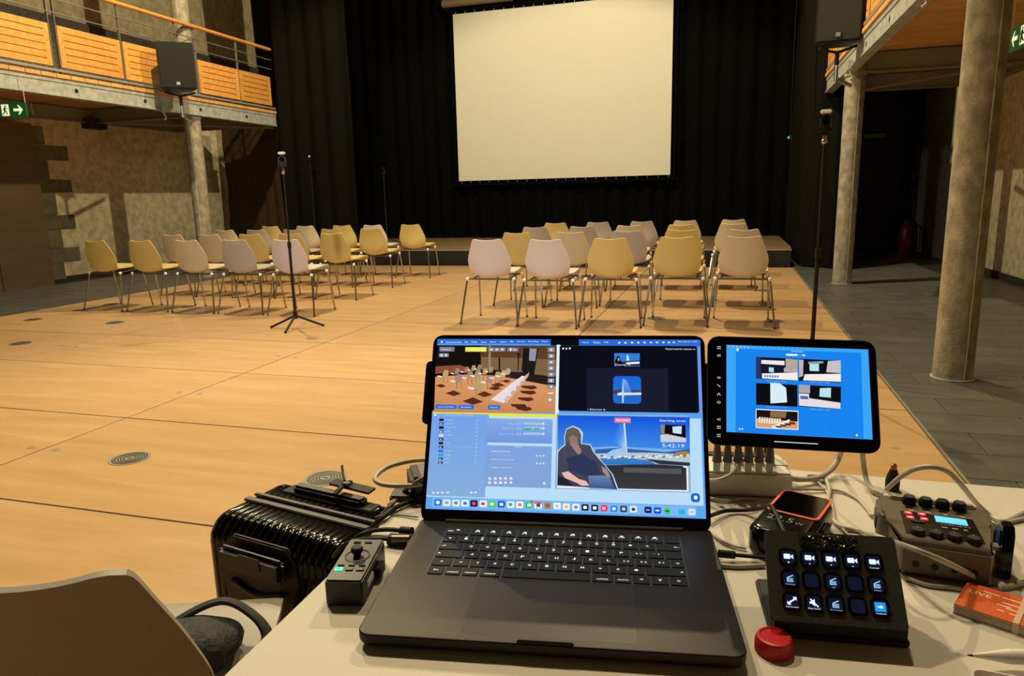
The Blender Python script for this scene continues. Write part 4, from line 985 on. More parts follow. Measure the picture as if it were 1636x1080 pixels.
p|0a0a0c|0a0a0c|850,409 938,409 938,504 850,504
p|8b8480|8b8480|850,504 866,505 863,452 851,451
p|c7e6f2|c7e6f2|892,494 925,498 923,453 893,459
p|c9ccd6|c9ccd6|849,447 870,452 939,432 939,409 849,405
t|e6f6ff|Starting soon|847,518 939,534
t|e6f6ff|5:42:19|855,378 932,398
p|1763d0|1763d0|981,116 980,124 976,131 970,133 961,133 956,131 951,124 950,116 950,102 951,94 956,87 961,85 970,85 976,87 980,94 981,102
p|e8f2ff|e8f2ff|973,112 972,116 970,120 967,121 966,121 963,120 961,116 960,112 960,108 961,104 963,100 966,99 967,99 970,100 972,104 973,108
p|7cb8f5|7cb8f5|968,50 967,56 964,60 960,62 32,62 28,60 25,56 24,50 24,23 25,17 28,13 32,11 960,11 964,13 967,17 968,23
p|1d6fe0|1d6fe0|59,49 58,52 57,54 55,55 36,55 34,54 33,52 32,49 32,25 33,22 34,20 36,19 55,19 57,20 58,22 59,25
p|f2f6fa|f2f6fa|52,41 52,44 50,45 49,46 42,46 40,45 39,44 39,41 39,33 39,30 40,29 42,28 49,28 50,29 52,30 52,33
p|eef2f6|eef2f6|92,49 91,52 90,54 88,55 69,55 67,54 66,52 65,49 65,25 66,22 67,20 69,19 88,19 90,20 91,22 92,25
p|9aa7b2|9aa7b2|86,41 86,44 84,45 83,46 75,46 74,45 72,44 72,41 72,34 72,31 74,30 75,29 83,29 84,30 86,31 86,34
p|eceff0|eceff0|127,49 126,52 125,54 123,55 103,55 101,54 100,52 99,49 99,26 100,23 101,21 103,20 123,20 125,21 126,23 127,26
p|6d8a7a|6d8a7a|120,41 120,44 118,45 117,46 109,46 108,45 106,44 106,41 106,34 106,31 108,30 109,29 117,29 118,30 120,31 120,34
p|f2f6fa|f2f6fa|160,50 159,53 158,55 156,56 137,56 135,55 134,53 133,50 133,26 134,23 135,21 137,20 156,20 158,21 159,23 160,26
p|2b7ee6|2b7ee6|154,41 154,44 152,45 151,46 143,46 142,45 140,44 140,41 140,34 140,31 142,30 143,29 151,29 152,30 154,31 154,34
p|1b1030|1b1030|193,50 192,53 191,55 189,56 170,56 168,55 167,53 166,50 166,26 167,23 168,21 170,20 189,20 191,21 192,23 193,26
p|f0486a|f0486a|186,42 186,45 184,46 183,47 176,47 174,46 173,45 173,42 173,34 173,31 174,30 176,29 183,29 184,30 186,31 186,34
p|f4f6f4|f4f6f4|227,50 226,53 225,55 223,56 204,56 202,55 201,53 200,50 200,27 201,24 202,22 204,21 223,21 225,22 226,24 227,27
p|d94a3a|d94a3a|220,42 220,45 218,46 217,47 209,47 208,46 206,45 206,42 206,35 206,32 208,31 209,30 217,30 218,31 220,32 220,35
p|43cf5b|43cf5b|259,50 258,53 257,55 255,56 237,56 235,55 234,53 233,50 233,27 234,24 235,22 237,21 255,21 257,22 258,24 259,27
p|dff5e2|dff5e2|253,42 253,45 252,46 250,47 242,47 240,46 239,45 239,42 239,35 239,32 240,31 242,30 250,30 252,31 253,32 253,35
p|1d55cf|1d55cf|294,51 293,54 292,56 290,57 271,57 269,56 268,54 267,51 267,27 268,24 269,22 271,21 290,21 292,22 293,24 294,27
p|eef4fd|eef4fd|287,42 287,45 286,46 284,47 277,47 276,46 274,45 274,42 274,35 274,32 276,31 277,30 284,30 286,31 287,32 287,35
p|eef2f0|eef2f0|327,51 326,54 325,56 323,57 305,57 303,56 302,54 301,51 301,27 302,24 303,22 305,21 323,21 325,22 326,24 327,27
p|46b06a|46b06a|320,43 320,46 318,47 317,48 310,48 308,47 307,46 307,43 307,36 307,33 308,32 310,31 317,31 318,32 320,33 320,36
p|f7f7f5|f7f7f5|360,51 359,54 358,56 356,57 338,57 336,56 335,54 334,51 334,28 335,25 336,23 338,22 356,22 358,23 359,25 360,28
p|e08a3c|e08a3c|354,43 354,46 352,47 351,48 344,48 342,47 341,46 341,43 341,36 341,33 342,32 344,31 351,31 352,32 354,33 354,36
p|35c759|35c759|394,51 393,54 392,56 390,57 372,57 370,56 369,54 368,51 368,28 369,25 370,23 372,22 390,22 392,23 393,25 394,28
p|eafbec|eafbec|388,43 388,46 386,47 385,48 378,48 376,47 375,46 375,43 375,36 375,33 376,32 378,31 385,31 386,32 388,33 388,36
p|f7f7f7|f7f7f7|427,52 426,55 425,57 423,58 405,58 403,57 402,55 401,52 401,28 402,25 403,23 405,22 423,22 425,23 426,25 427,28
p|39404a|39404a|421,44 421,47 420,48 418,49 411,49 410,48 408,47 408,44 408,37 408,34 410,33 411,32 418,32 420,33 421,34 421,37
p|b08350|b08350|461,52 460,55 459,57 457,58 439,58 437,57 436,55 435,52 435,29 436,26 437,24 439,23 457,23 459,24 460,26 461,29
p|8a6034|8a6034|454,44 454,47 452,48 451,49 445,49 444,48 442,47 442,44 442,37 442,34 444,33 445,32 451,32 452,33 454,34 454,37
p|f7f8f8|f7f8f8|495,52 494,55 493,57 491,58 473,58 471,57 470,55 469,52 469,29 470,26 471,24 473,23 491,23 493,24 494,26 495,29
p|c4cbd2|c4cbd2|488,44 488,47 486,48 485,49 478,49 476,48 475,47 475,44 475,37 475,34 476,33 478,32 485,32 486,33 488,34 488,37
p|f5f2ec|f5f2ec|527,49 526,52 525,54 523,55 506,55 504,54 503,52 502,49 502,26 503,23 504,21 506,20 523,20 525,21 526,23 527,26
p|f0c648|f0c648|521,41 521,44 520,45 518,46 511,46 510,45 508,44 508,41 508,34 508,31 510,30 511,29 518,29 520,30 521,31 521,34
p|f6f7f8|f6f7f8|562,49 561,52 560,54 558,55 540,55 538,54 537,52 536,49 536,26 537,23 538,21 540,20 558,20 560,21 561,23 562,26
p|4a8ce0|4a8ce0|555,41 555,44 554,45 552,46 546,46 544,45 543,44 543,41 543,34 543,31 544,30 546,29 552,29 554,30 555,31 555,34
p|0e1014|0e1014|594,49 593,52 592,54 590,55 573,55 571,54 570,52 569,49 569,26 570,23 571,21 573,20 590,20 592,21 593,23 594,26
p|f5f6f8|f5f6f8|588,41 588,44 586,45 585,46 578,46 576,45 575,44 575,41 575,34 575,31 576,30 578,29 585,29 586,30 588,31 588,34
p|1a2230|1a2230|628,48 627,51 626,53 624,54 607,54 605,53 604,51 603,48 603,25 604,22 605,20 607,19 624,19 626,20 627,22 628,25
p|f0f2f4|f0f2f4|622,40 622,43 620,44 619,45 612,45 610,44 609,43 609,40 609,33 609,30 610,29 612,28 619,28 620,29 622,30 622,33
p|f2385c|f2385c|661,48 660,51 659,53 657,54 641,54 639,53 638,51 637,48 637,25 638,22 639,20 641,19 657,19 659,20 660,22 661,25
p|ffffff|ffffff|655,40 655,43 654,44 652,45 646,45 644,44 643,43 643,40 643,33 643,30 644,29 646,28 652,28 654,29 655,30 655,33
p|1f86ea|1f86ea|695,47 694,50 693,52 691,53 675,53 673,52 672,50 671,47 671,25 672,22 673,20 675,19 691,19 693,20 694,22 695,25
p|eaf4ff|eaf4ff|689,39 689,42 688,43 686,44 680,44 678,43 677,42 677,39 677,33 677,30 678,29 680,28 686,28 688,29 689,30 689,33
p|39404c|39404c|729,48 728,51 727,53 725,54 709,54 707,53 706,51 705,48 705,25 706,22 707,20 709,19 725,19 727,20 728,22 729,25
p|c8ced6|c8ced6|723,40 723,43 722,44 720,45 714,45 712,44 711,43 711,40 711,33 711,30 712,29 714,28 720,28 722,29 723,30 723,33
p|e8ecf0|e8ecf0|763,48 762,51 761,53 759,54 743,54 741,53 740,51 739,48 739,25 740,22 741,20 743,19 759,19 761,20 762,22 763,25
p|3a4350|3a4350|757,40 757,43 756,44 754,45 748,45 746,44 745,43 745,40 745,33 745,30 746,29 748,28 754,28 756,29 757,30 757,33
p|e8484a|e8484a|401,48 427,48 427,58 401,58
t|39404a|24|406,26 422,44
p|ef4640|ef4640|396,61 395,64 394,66 392,67 390,67 388,66 387,64 386,61 386,58 387,55 388,53 390,52 392,52 394,53 395,55 396,58
p|f2385c|f2385c|645,26 647,46 656,50 656,30 651,26 653,43 649,41 648,26
p|12295c|12295c|814,45 813,49 812,52 809,53 794,53 792,52 790,49 789,45 789,27 790,23 792,20 794,19 809,19 812,20 813,23 814,27
p|c99ad0|c99ad0|808,37 808,38 808,39 807,39 796,39 796,39 795,38 795,37 795,34 795,33 796,32 796,32 807,32 808,32 808,33 808,34
p|1f54e0|1f54e0|847,44 846,48 844,51 842,52 827,52 824,51 823,48 822,44 822,25 823,21 824,18 827,17 842,17 844,18 846,21 847,25
p|ffffff|ffffff|841,36 841,37 840,38 840,38 829,38 828,38 828,37 828,36 828,33 828,32 828,31 829,31 840,31 840,31 841,32 841,33
p|2fd06a|2fd06a|880,32 878,42 874,49 868,51 867,51 861,49 857,42 855,32 855,36 857,26 861,19 867,17 868,17 874,19 878,26 880,36
p|123a20|123a20|874,35 874,36 874,37 873,37 862,37 862,37 861,36 861,35 861,32 861,31 862,30 862,30 873,30 874,30 874,31 874,32
p|35b8f0|35b8f0|930,41 929,45 928,48 925,49 911,49 908,48 907,45 906,41 906,23 907,19 908,16 911,15 925,15 928,16 929,19 930,23
p|1f98d8|1f98d8|925,34 925,35 924,36 924,36 913,36 912,36 912,35 912,34 912,31 912,30 912,29 913,29 924,29 924,29 925,30 925,31
p|dfe6ec|dfe6ec|964,42 963,46 962,49 959,50 945,50 942,49 941,46 940,42 940,24 941,20 942,17 945,16 959,16 962,17 963,20 964,24
p|aab4be|aab4be|958,35 958,36 958,37 957,37 946,37 946,37 945,36 945,35 945,32 945,31 946,30 946,30 957,30 958,30 958,31 958,32"""
TAB = """p|3aa6f6|3aa6f6|1,0 1000,0 1000,999 1,999
p|1583ee|1583ee|70,958 950,961 940,5 66,0
t|cfe8ff|- - - - - -|16,977 165,986
t|0f5fae|. . . . . . . . . . . . .|165,998 560,985
p|5bb6f8|5bb6f8|1,1000 1000,1000 1000,999 1,999
t|e8f4ff|Camera Live Beta|465,943 551,957
p|e8f4ff|e8f4ff|508,914 508,917 506,918 505,919 430,919 428,918 427,917 427,914 427,902 427,899 428,898 430,897 505,897 506,898 508,899 508,902
p|e8f4ff|e8f4ff|542,899 562,899 562,917 542,917
p|4e9ee8|4e9ee8|510,900 539,900 539,917 510,917
p|ffffff|ffffff|89,955 88,958 87,960 85,961 78,961 76,960 75,958 74,955 74,937 75,934 76,932 78,931 85,931 87,932 88,934 89,937
p|12162a|12162a|213,871 508,866 505,613 212,616
p|efe9ee|efe9ee|252,836 415,835 415,785 251,793
p|b7a596|b7a596|424,864 508,856 506,750 423,758
p|2b3560|2b3560|213,869 248,868 247,616 212,616
p|f3ece9|f3ece9|255,680 506,708 505,617 255,624
p|a9dcf0|a9dcf0|304,755 339,754 338,697 304,703
p|b7a8b4|b7a8b4|411,757 506,750 506,708 410,707
p|5f86b8|5f86b8|271,663 284,664 282,639 270,641
p|5f86b8|5f86b8|289,663 302,664 300,639 288,641
p|5f86b8|5f86b8|307,663 320,665 318,639 306,641
p|5f86b8|5f86b8|325,664 337,665 336,639 323,641
p|5f86b8|5f86b8|343,664 355,665 354,639 341,641
p|5f86b8|5f86b8|361,664 373,665 371,639 359,641
p|0b0b12|0b0b12|516,867 808,862 803,610 513,613
p|b5e4ee|b5e4ee|591,811 656,816 655,731 590,732
p|b9b2c0|b9b2c0|517,857 550,855 543,669 515,653
p|c7c0c6|c7c0c6|719,852 808,864 805,719 705,724
p|f0ece8|f0ece8|556,691 805,712 803,621 543,620
p|7fa8a8|7fa8a8|582,834 687,849 687,824 582,810
p|070a12|070a12|212,568 502,565 499,319 211,320
p|d6edf4|d6edf4|313,577 377,577 423,526 428,364 312,343
p|0b0b12|0b0b12|510,568 802,566 797,321 507,322
p|a8a2ac|a8a2ac|512,569 590,568 589,478 511,478
p|b5e4ee|b5e4ee|657,539 734,549 730,438 653,445
p|e6dde4|e6dde4|511,471 581,470 581,422 795,386 794,320 510,333
p|4a63a8|4a63a8|521,444 573,442 576,408 520,410
p|f4f6f8|f4f6f8|208,275 504,275 502,62 207,61
p|1a1212|1a1212|213,265 500,263 497,70 212,69
p|8a6a48|8a6a48|310,260 423,259 414,187 309,191
p|d9a070|d9a070|212,168 498,154 497,70 212,69
p|efe2d4|efe2d4|229,183 242,187 238,123 225,121
p|efe2d4|efe2d4|247,182 259,186 256,122 243,120
p|efe2d4|efe2d4|264,181 277,185 274,120 261,119
p|efe2d4|efe2d4|282,180 295,184 291,119 278,118
p|efe2d4|efe2d4|300,179 313,183 309,118 296,117
p|efe2d4|efe2d4|317,178 330,182 327,117 314,116
p|efe2d4|efe2d4|335,177 348,181 344,116 332,115
p|efe2d4|efe2d4|353,176 366,180 362,115 349,114
p|efe2d4|efe2d4|370,175 383,179 380,114 367,113
p|f4ece6|f4ece6|309,81 442,176 446,156 357,66
p|5a2a1a|5a2a1a|341,98 381,95 389,78 349,78
p|5a2a1a|5a2a1a|373,115 413,112 421,92 381,92
p|5a2a1a|5a2a1a|405,132 445,129 453,106 413,106
p|5a2a1a|5a2a1a|438,148 477,145 485,120 445,120
t|e8f4ff|Camera angle on stage|287,592 425,600
t|e8f4ff|Camera angle on stage|591,601 727,609
t|e8f4ff|Camera angle on stage|286,300 423,307
t|e8f4ff|Camera angle on stage|587,295 722,302
p|bfe0ff|bfe0ff|101,46 101,49 100,50 98,51 92,51 90,50 89,49 89,46 89,35 89,32 90,31 92,30 98,30 100,31 101,32 101,35
p|bfe0ff|bfe0ff|119,45 119,48 118,49 116,50 111,50 110,49 108,48 108,45 108,34 108,31 110,30 111,29 116,29 118,30 119,31 119,34
p|3f9cf2|3f9cf2|851,36 925,36 925,36 851,36
p|ffffff|ffffff|901,45 901,48 900,49 898,50 893,50 892,49 890,48 890,45 890,33 890,30 892,29 893,28 898,28 900,29 901,30 901,33
t|0c4fa0|+|715,81 724,103"""

# ------------------------------------------------------------------ laptop
lp = thing('laptop', 'open dark grey laptop with a bright blue screen at the centre of the table', 'laptop', (-.1458, .5576, TZ), (0, 0, .1574))
bm = B(); slabr(bm, .3557, .2481, .0125, .0022, .0168, .0016, 0, .124, lo=.0075)
base = obj('base', bm, M_laptop, lp)
bm = B(); prism(bm, rrect(.052, .006, .0028, 4, 0, .0030), .0158, .01695); obj('finger_scoop', bm, mat('scoop_shade', '020202', .9, spec=.05), base)
bm = B()
for x, y in ((-.15, .02), (.15, .02), (-.15, .228), (.15, .228)): cyl(bm, (x, y, 0), (x, y, .003), .012)
obj('rubber_feet', bm, M_matt, base, kind='stuff')
bm = B(); W2, D0, D1 = .0795, .010, .107
tp = rrect(.162, .0975, .003, 3, 0, .0595)
prism(bm, tp, .0160, .01684); pad = obj('trackpad', bm, M_laptop, lp)
bm = B(); n = len(tp); ins = rrect(.1612, .0967, .003, 3, 0, .0595)
for k in range(n):
    bm.faces.new([bm.verts.new(p + (.01688,)) for p in (tp[k], tp[(k + 1) % n], ins[(k + 1) % n], ins[k])])
obj('trackpad_gap', bm, M_black, pad, smooth=False)
KW, K0, K1 = .2796, .1090, .2202
bm = B(); prism(bm, rrect(KW, K1 - K0, .004, 3, 0, (K0 + K1) / 2), .0162, .01690); kb = obj('keyboard', bm, mat('keyboard_well', '17171d', .5), lp)
rows = [
 [(1.55, 'esc')] + [(1, 'F%d' % k) for k in range(1, 13)] + [(1, '')],
 [(1, '§')] + [(1, c) for c in '1234567890'] + [(1, "'"), (1, '^'), (1.5, '<-')],
 [(1.5, '->')] + [(1, c) for c in 'QWERTZUIOP'] + [(1, 'è ü'), (1, '¨ !'), (1.05, '')],
 [(1.75, '^')] + [(1, c) for c in 'ASDFGHJKL'] + [(1, 'é ö'), (1, 'à ä'), (1, '$ £'), (.8, '<')],
 [(1.25, '^')] + [(1, '<')] + [(1, c) for c in 'YXCVBNM'] + [(1, ';'), (1, ':'), (1, '_'), (2.25, '^')],
 [(1, 'fn'), (1, 'control'), (1, 'option'), (1.25, 'command'), (5, ''), (1.25, 'command'), (1, 'option'), (1, '<'), (1, 'v'), (1, '>')]]
leg = B(); rh = (K1 - K0 - .002) / 6; kc = {}
for j, row in enumerate(rows):
    tot = sum(k[0] for k in row); uw = (KW - .002) / tot; x = -KW / 2 + .001; yc = K1 - .001 - rh * (j + .5)
    for wd, lt in row:
        ww = wd * uw; kk = round(ww, 4)
        if kk not in kc:
            b_ = B(); prism(b_, rrect(ww - .0022, rh - .0022, .0016, 2), 0, .0010, bev=.0003); o = obj('key', b_, M_key, kb); kc[kk] = o.data
        else: o = bpy.data.objects.new('key', kc[kk]); C.objects.link(o); o.parent = kb
        o.location = (x + ww / 2, yc, .0170)
        if lt:
            lw = {1: .0036, 2: .0056, 3: .0066}.get(len(lt), .0115); lh = .0040 if len(lt) == 1 and lt.isalnum() else .0026
            textbm(leg, lt, x + ww / 2 - lw / 2 if wd < 1.4 else (x + .003 if x < 0 else x + ww - .003 - lw), yc - lh / 2 - (.003 if len(lt) > 3 else 0), lw, lh, .01818)
            if j == 1 and lt.isdigit(): textbm(leg, '+"*ç%&/()='[(int(lt) - 1) % 10], x + ww / 2 - .0012, yc + .0032, .0024, .002, .01818)
            if j == 0: box(leg, (x + ww / 2, yc + .003, .01818), (.0035, .0022, .00005))
        x += ww
obj('key_legends', leg, M_legend, kb, smooth=False, label='glowing white key legends', kind='stuff')
LT = .4827
hinge = (0, .2375, .0172)
bm = B(); prism(bm, rrect(.3557, .2440, .0115, 6, 0, .1205), -.0042, 0.0, bev=.0012)
lid = obj('lid', bm, M_laptop, lp, loc=hinge, rot=(PI / 2 - LT, 0, 0))
bm = B(); prism(bm, rrect(.3535, .2400, .0105, 6, 0, .1212), -.0004, .00018); obj('bezel', bm, M_bezel, lid)
display('display', LAP, -.1723, .0140, .3446, .2228, lid)
bm = B(); cyl(bm, (-.145, .2385, .0155), (.145, .2385, .0155), .0045); obj('hinge', bm, M_matt, lp)
bm = B(); box(bm, (-.179, .192, .0085), (.006, .012, .006), bev=.001); obj('power_plug', bm, M_matt, lp)

# ------------------------------------------------------------------ tablet on its side mount
def place(o, loc, yaw, tilt, roll):
    o.matrix_world = Matrix.Translation(loc) @ Matrix.Rotation(yaw, 4, 'Z') @ Matrix.Rotation(tilt, 4, 'X') @ Matrix.Rotation(roll, 4, 'Y')
tbt = thing('tablet', 'small black tablet with blue screen clipped to the right of the laptop lid', 'tablet'); place(tbt, (.079, .889, .914), .072, 1.114, .051)
bm = B(); prism(bm, rrect(.1954, .1348, .0125, 6), -.0062, 0, bev=.0010); obj('housing', bm, M_matt, tbt)
bm = B(); prism(bm, rrect(.1925, .1322, .0115, 6), -.0004, .00015); obj('glass', bm, M_bezel, tbt)
display('display', TAB, -.0755, -.0420 - .0095, .1645, .1045 + .0035, tbt)
bm = B()
for v, s_ in ((.0525, '='), (.0425, '#'), (.0145, '*'), (.0045, '\\'), (-.006, '^'), (-.016, 'o'), (-.037, '<'), (-.0465, '='), (-.0565, '=')):
    textbm(bm, s_, -.0865, v - .0015, .0045, .0032, .0004)
box(bm, (.004, -.0600, .0003), (.049, .0011, .0001)); obj('side_icons', bm, mat('white_icons', 'e8e8e8', .5, emit=.7), tbt, smooth=False, label='small white touch icons and home bar', kind='stuff')
mt = thing('tablet_mount', 'flat black folding mount behind the laptop lid, joining it to the tablet', 'mount')
mt.matrix_world = Matrix.Translation((-.1458, .5576, TZ)) @ Matrix.Rotation(.1574, 4, 'Z') @ Matrix.Translation(hinge) @ Matrix.Rotation(PI / 2 - LT, 4, 'X')
bm = B(); prism(bm, rrect(.372, .085, .006, 4, -.001, .165), -.0092, -.0045, bev=.001); obj('back_plate', bm, M_matt, mt)
bm = B(); cyl(bm, (.184, .135, -.0075), (.184, .195, -.0075), .0035); obj('hinge_pin', bm, M_steeldark, mt)

# ------------------------------------------------------------------ stream controller
sd = thing('key_controller', 'black tilted desktop controller with fifteen lit keys, right of the laptop', 'controller'); place(sd, (.105, .668, .797), .108, .838, 0)
bm = B(); prism(bm, rrect(.118, .084, .004, 4), -.0035, 0, bev=.0005); obj('face_plate', bm, mat('plate_grain', '2b2927', .75, bump=.2, bscale=900), sd)
bm = B(); box(bm, (0, 0, -.0135), (.112, .078, .020), bev=.004); obj('body', bm, M_matt, sd)
M_keyglass = mat('key_glass', '0c0f20', .08, coat=.6, spec=.6)
kx = [-.0390 + .0190 * i for i in range(5)]; ky = [.0165, -.0038, -.0240]
icons = ['cam', 'cam', 'cam', 'cam', 'cam', 'clap', '', 'clap', '', 'clap', 'arrows', 'mute', 'clap', '', 'next']
labs = ['1', '2', '3', '4', 'Center', 'Replay', '', '16', '', 'Main', 'Full Screen', 'Mute Sound', 'Overlays', '', 'Switch']
M_ic = mat('icon_white', 'cfe8ff', .5, emit=1.0); M_ic2 = mat('icon_blue', '8fc4f2', .5, emit=.8); M_icb = mat('icon_tile_blue', '1690ee', .5, emit=.9); M_lit = mat('key_backlight', '12162c', .25, emit=.7)
for q in range(15):
    x, y = kx[q % 5], ky[q // 5]
    bm = B(); prism(bm, rrect(.0166, .0166, .0042, 4, x, y), 0, .0012, bev=.0005); kyo = obj('key', bm, M_keyglass, sd)
    bm = B(); prism(bm, rrect(.0118, .0118, .0025, 3, x, y), .0012, .00125); obj('key_window', bm, M_lit, kyo, smooth=False)
    ic = icons[q]; z = .00135; m_ = M_ic
    bm = B()
    if ic == 'cam':
        prism(bm, rrect(.0060, .0046, .0008, 3, x - .001, y + .0006), z - .0001, z)
        bm.faces.new([bm.verts.new(p + (z,)) for p in ((x + .0024, y + .0012), (x + .0046, y + .0028), (x + .0046, y - .0018), (x + .0024, y))])
    elif ic == 'clap':
        m_ = M_ic2; box(bm, (x, y - .001, z), (.0056, .0009, .0001)); box(bm, (x, y - .0024, z), (.0056, .0009, .0001)); box(bm, (x, y + .0003, z), (.0056, .0007, .0001)); box(bm, (x + .0002, y + .0022, z), (.0060, .0010, .0001), rot=(0, 0, .45)); box(bm, (x - .0026, y - .001, z), (.0006, .0036, .0001))
    elif ic == 'arrows':
        for s_ in (-1, 1):
            bm.faces.new([bm.verts.new((x + s_ * a, y + s_ * b_ + .0005, z)) for a, b_ in ((.0042, .0036), (.0042, .0002), (.0030, .0014), (.0008, -.0006), (-.0002, .0004), (.0018, .0026), (.0008, .0036))])
    elif ic == 'mute':
        bm.faces.new([bm.verts.new((x + a, y + b_, z)) for a, b_ in ((-.0036, .0012), (-.0018, .0012), (.0010, .0036), (.0010, -.0030), (-.0018, -.0008), (-.0036, -.0008))]); box(bm, (x + .0005, y, z), (.0095, .0012, .0002), rot=(0, 0, -.8))
    elif ic == 'next':
        b2 = B(); box(b2, (x, y + .0008, z - .00005), (.0092, .0082, .00005)); obj('icon_tile', b2, M_icb, kyo, smooth=False)
        bm.faces.new([bm.verts.new((x + a, y + b_ + .0008, z + .0001)) for a, b_ in ((-.0024, .0006), (.0004, .0006), (.0004, .0018), (.0026, 0), (.0004, -.0018), (.0004, -.0006), (-.0024, -.0006))])
    if labs[q]:
        lw = min(.0108, .0014 * len(labs[q])); textbm(bm, labs[q], x - lw / 2, y - .0056, lw, .0013, z + .0001)
    if ic: obj('icon', bm, m_, kyo, smooth=False)
    else: bm.free()
bm = B(); rr_ = random.Random(5); N1, N2 = 44, 12; g = []
for j in range(N2 + 1): g.append([bm.verts.new((-.014 - .013 + .052 * i / N1, .0275 + .0125 * j / N2, (.0004 + rr_.random() * .0022) if 0 < i < N1 and 0 < j < N2 else 0)) for i in range(N1 + 1)])
for a, b_ in zip(g, g[1:]):
    for k in range(N1): bm.faces.new((a[k], a[k + 1], b_[k + 1], b_[k]))
obj('hook_tape', bm, mat('glitter_black', '1b1b1b', .22, .3, spec=1), sd, smooth=False, label='glittering black hook tape patch')
stn = thing('controller_stand', 'black ridged slanted stand under the fifteen key controller', 'stand', (.108, .690, TZ), (0, 0, .108))
bm = B(); box(bm, (-.001, .01, .004), (.122, .095, .008), bev=.002); obj('foot_plate', bm, M_matt, stn)
bm = B(); box(bm, (0, -.030, .013), (.116, .014, .012), bev=.002); obj('front_bar', bm, M_matt, stn)
bm = B(); box(bm, (0, -.024, .0235), (.110, .012, .008), bev=.002); obj('ledge', bm, M_black, stn)
bm = B(); box(bm, (0, .022, .034), (.10, .006, .056), rot=(.18, 0, 0), bev=.002); obj('back_support', bm, M_matt, stn)

# ------------------------------------------------------------------ recorder
rc = thing('podcast_recorder', 'grey audio recorder with black knobs, red keys and blue display, on the right', 'audio recorder', (.2385, .857, TZ), (0, 0, -.115))
M_rec = mat('recorder_grey', '5e564a', .42, .2)
bm = B(); prism(bm, [(-.050, .059), (-.056, .055), (-.060, .046), (-.060, .012), (-.056, .001), (-.049, -.005), (-.043, -.062), (-.040, -.068), (.040, -.068), (.043, -.062), (.046, -.005), (.053, .001), (.057, .012), (.057, .046), (.053, .055), (.047, .059)], .004, .042, bev=.004); obj('housing', bm, M_rec, rc)
bm = B(); box(bm, (-.001, .050, .0425), (.090, .010, .006), bev=.002); obj('back_ridge', bm, mat('ridge_light', '8e8575', .4), rc)
bm = B(); cyl(bm, (-.040, -.056, .034), (.040, -.056, .034), .011, n=20); obj('front_roll', bm, M_rec, rc)
for s_ in (-1, 1):
    bm = B(); box(bm, (s_ * .0575, .026, .024), (.008, .030, .022), bev=.003); obj('side_grip', bm, M_dgrey, rc)
bm = B(); prism(bm, [(-.037, .012), (.036, .014), (.038, -.047), (-.036, -.047)], .0415, .0428, bev=.0003); pn = obj('control_panel', bm, M_gloss, rc)
bm = B(); box(bm, (.013, .0015, .0430), (.031, .016, .0006)); obj('lcd', bm, mat('blue_lcd', '54b4f4', .4, emit=1.0), pn, smooth=False)
M_redkey = mat('lit_red_key', 'f02840', .4, emit=1.2)
for (x, y) in ((-.029, .0075), (-.015, .0085), (-.028, -.0045), (-.014, -.0040)):
    bm = B(); box(bm, (x, y, .0432), (.0078, .0062, .0014), bev=.0005); pk = obj('lit_key', bm, M_redkey, pn)
    bm = B(); box(bm, (x, y - .0006, .04395), (.004, .0018, .0001)); obj('key_glow', bm, mat('key_core', 'ffc4c8', .4, emit=1.4) if 'key_core' not in bpy.data.materials else bpy.data.materials['key_core'], pk, smooth=False)
bm = B(); prism(bm, rrect(.014, .006, .0028, 4, -.021, -.013), .0428, .0438); obj('rocker_key', bm, M_black, pn)
bm = B(); textbm(bm, 'PodTrak P4', .002, -.0125, .028, .0028, .0430); box(bm, (.004, -.020, .0432), (.006, .002, .0004)); box(bm, (.014, -.020, .0432), (.006, .002, .0004)); box(bm, (.024, -.020, .0432), (.004, .002, .0004)); obj('printed_name', bm, mat('pale_print', 'a9a59c', .5), pn, smooth=False)
def knob(parent, x, y, z, r_, h_, name='knob'):
    bm = B(); prof = [(r_, 0), (r_, h_ * .75), (r_ * .88, h_), (r_ * .3, h_)]; lathe(bm, prof, (x, y, z), 20)
    for k in range(12):
        a = 2 * PI * k / 12; box(bm, (x + r_ * math.cos(a), y + r_ * math.sin(a), z + h_ * .4), (.0010, .0010, h_ * .7), rot=(0, 0, a))
    o = obj(name, bm, M_matt, parent); bm = B(); box(bm, (x, y + r_ * .5, z + h_ + .0002), (.0007, r_ * .7, .0003)); obj('pointer', bm, M_gcable, o, smooth=False); return o
for k in range(4): knob(rc, -.0255 + .0172 * k, .038, .042, .0066, .010)
for k in range(4): knob(rc, -.0255 + .0172 * k, -.0505 - .0006 * k, .041, .0066, .010, 'volume_knob')
for k in range(4):
    x = -.0255 + .0172 * k
    bm = B(); box(bm, (x - .001, .0262, .0427), (.008, .0028, .0014), bev=.0004); obj('slide_switch', bm, M_black, rc)
    bm = B(); box(bm, (x + .001, .0178, .0422), (.0048, .0046, .0006)); obj('channel_mark', bm, mat('mark_tan', '9a8a72', .5) if k == 0 else bpy.data.materials['mark_tan'], rc, smooth=False)
for k in range(4):
    bm = B(); cyl(bm, (-.027 + .018 * k, -.0655, .018), (-.027 + .018 * k, -.0688, .018), .0034, n=14); obj('jack_socket', bm, M_matt, rc)
bm = B(); box(bm, (0, -.0, .002), (.086, .11, .004), bev=.001); obj('battery_door', bm, M_matt, rc)
us = thing('usb_receiver', 'upright glossy black and blue adapter plugged at the recorder right side', 'adapter', (.2965, .828, TZ), (0, 0, -.115))
bm = B(); prism(bm, [(-.013, 0), (.009, 0), (.013, .012), (.010, .022), (.013, .030), (.013, .052), (.008, .058), (-.006, .058), (-.012, .050)], -.0055, .0055, bev=.0015)
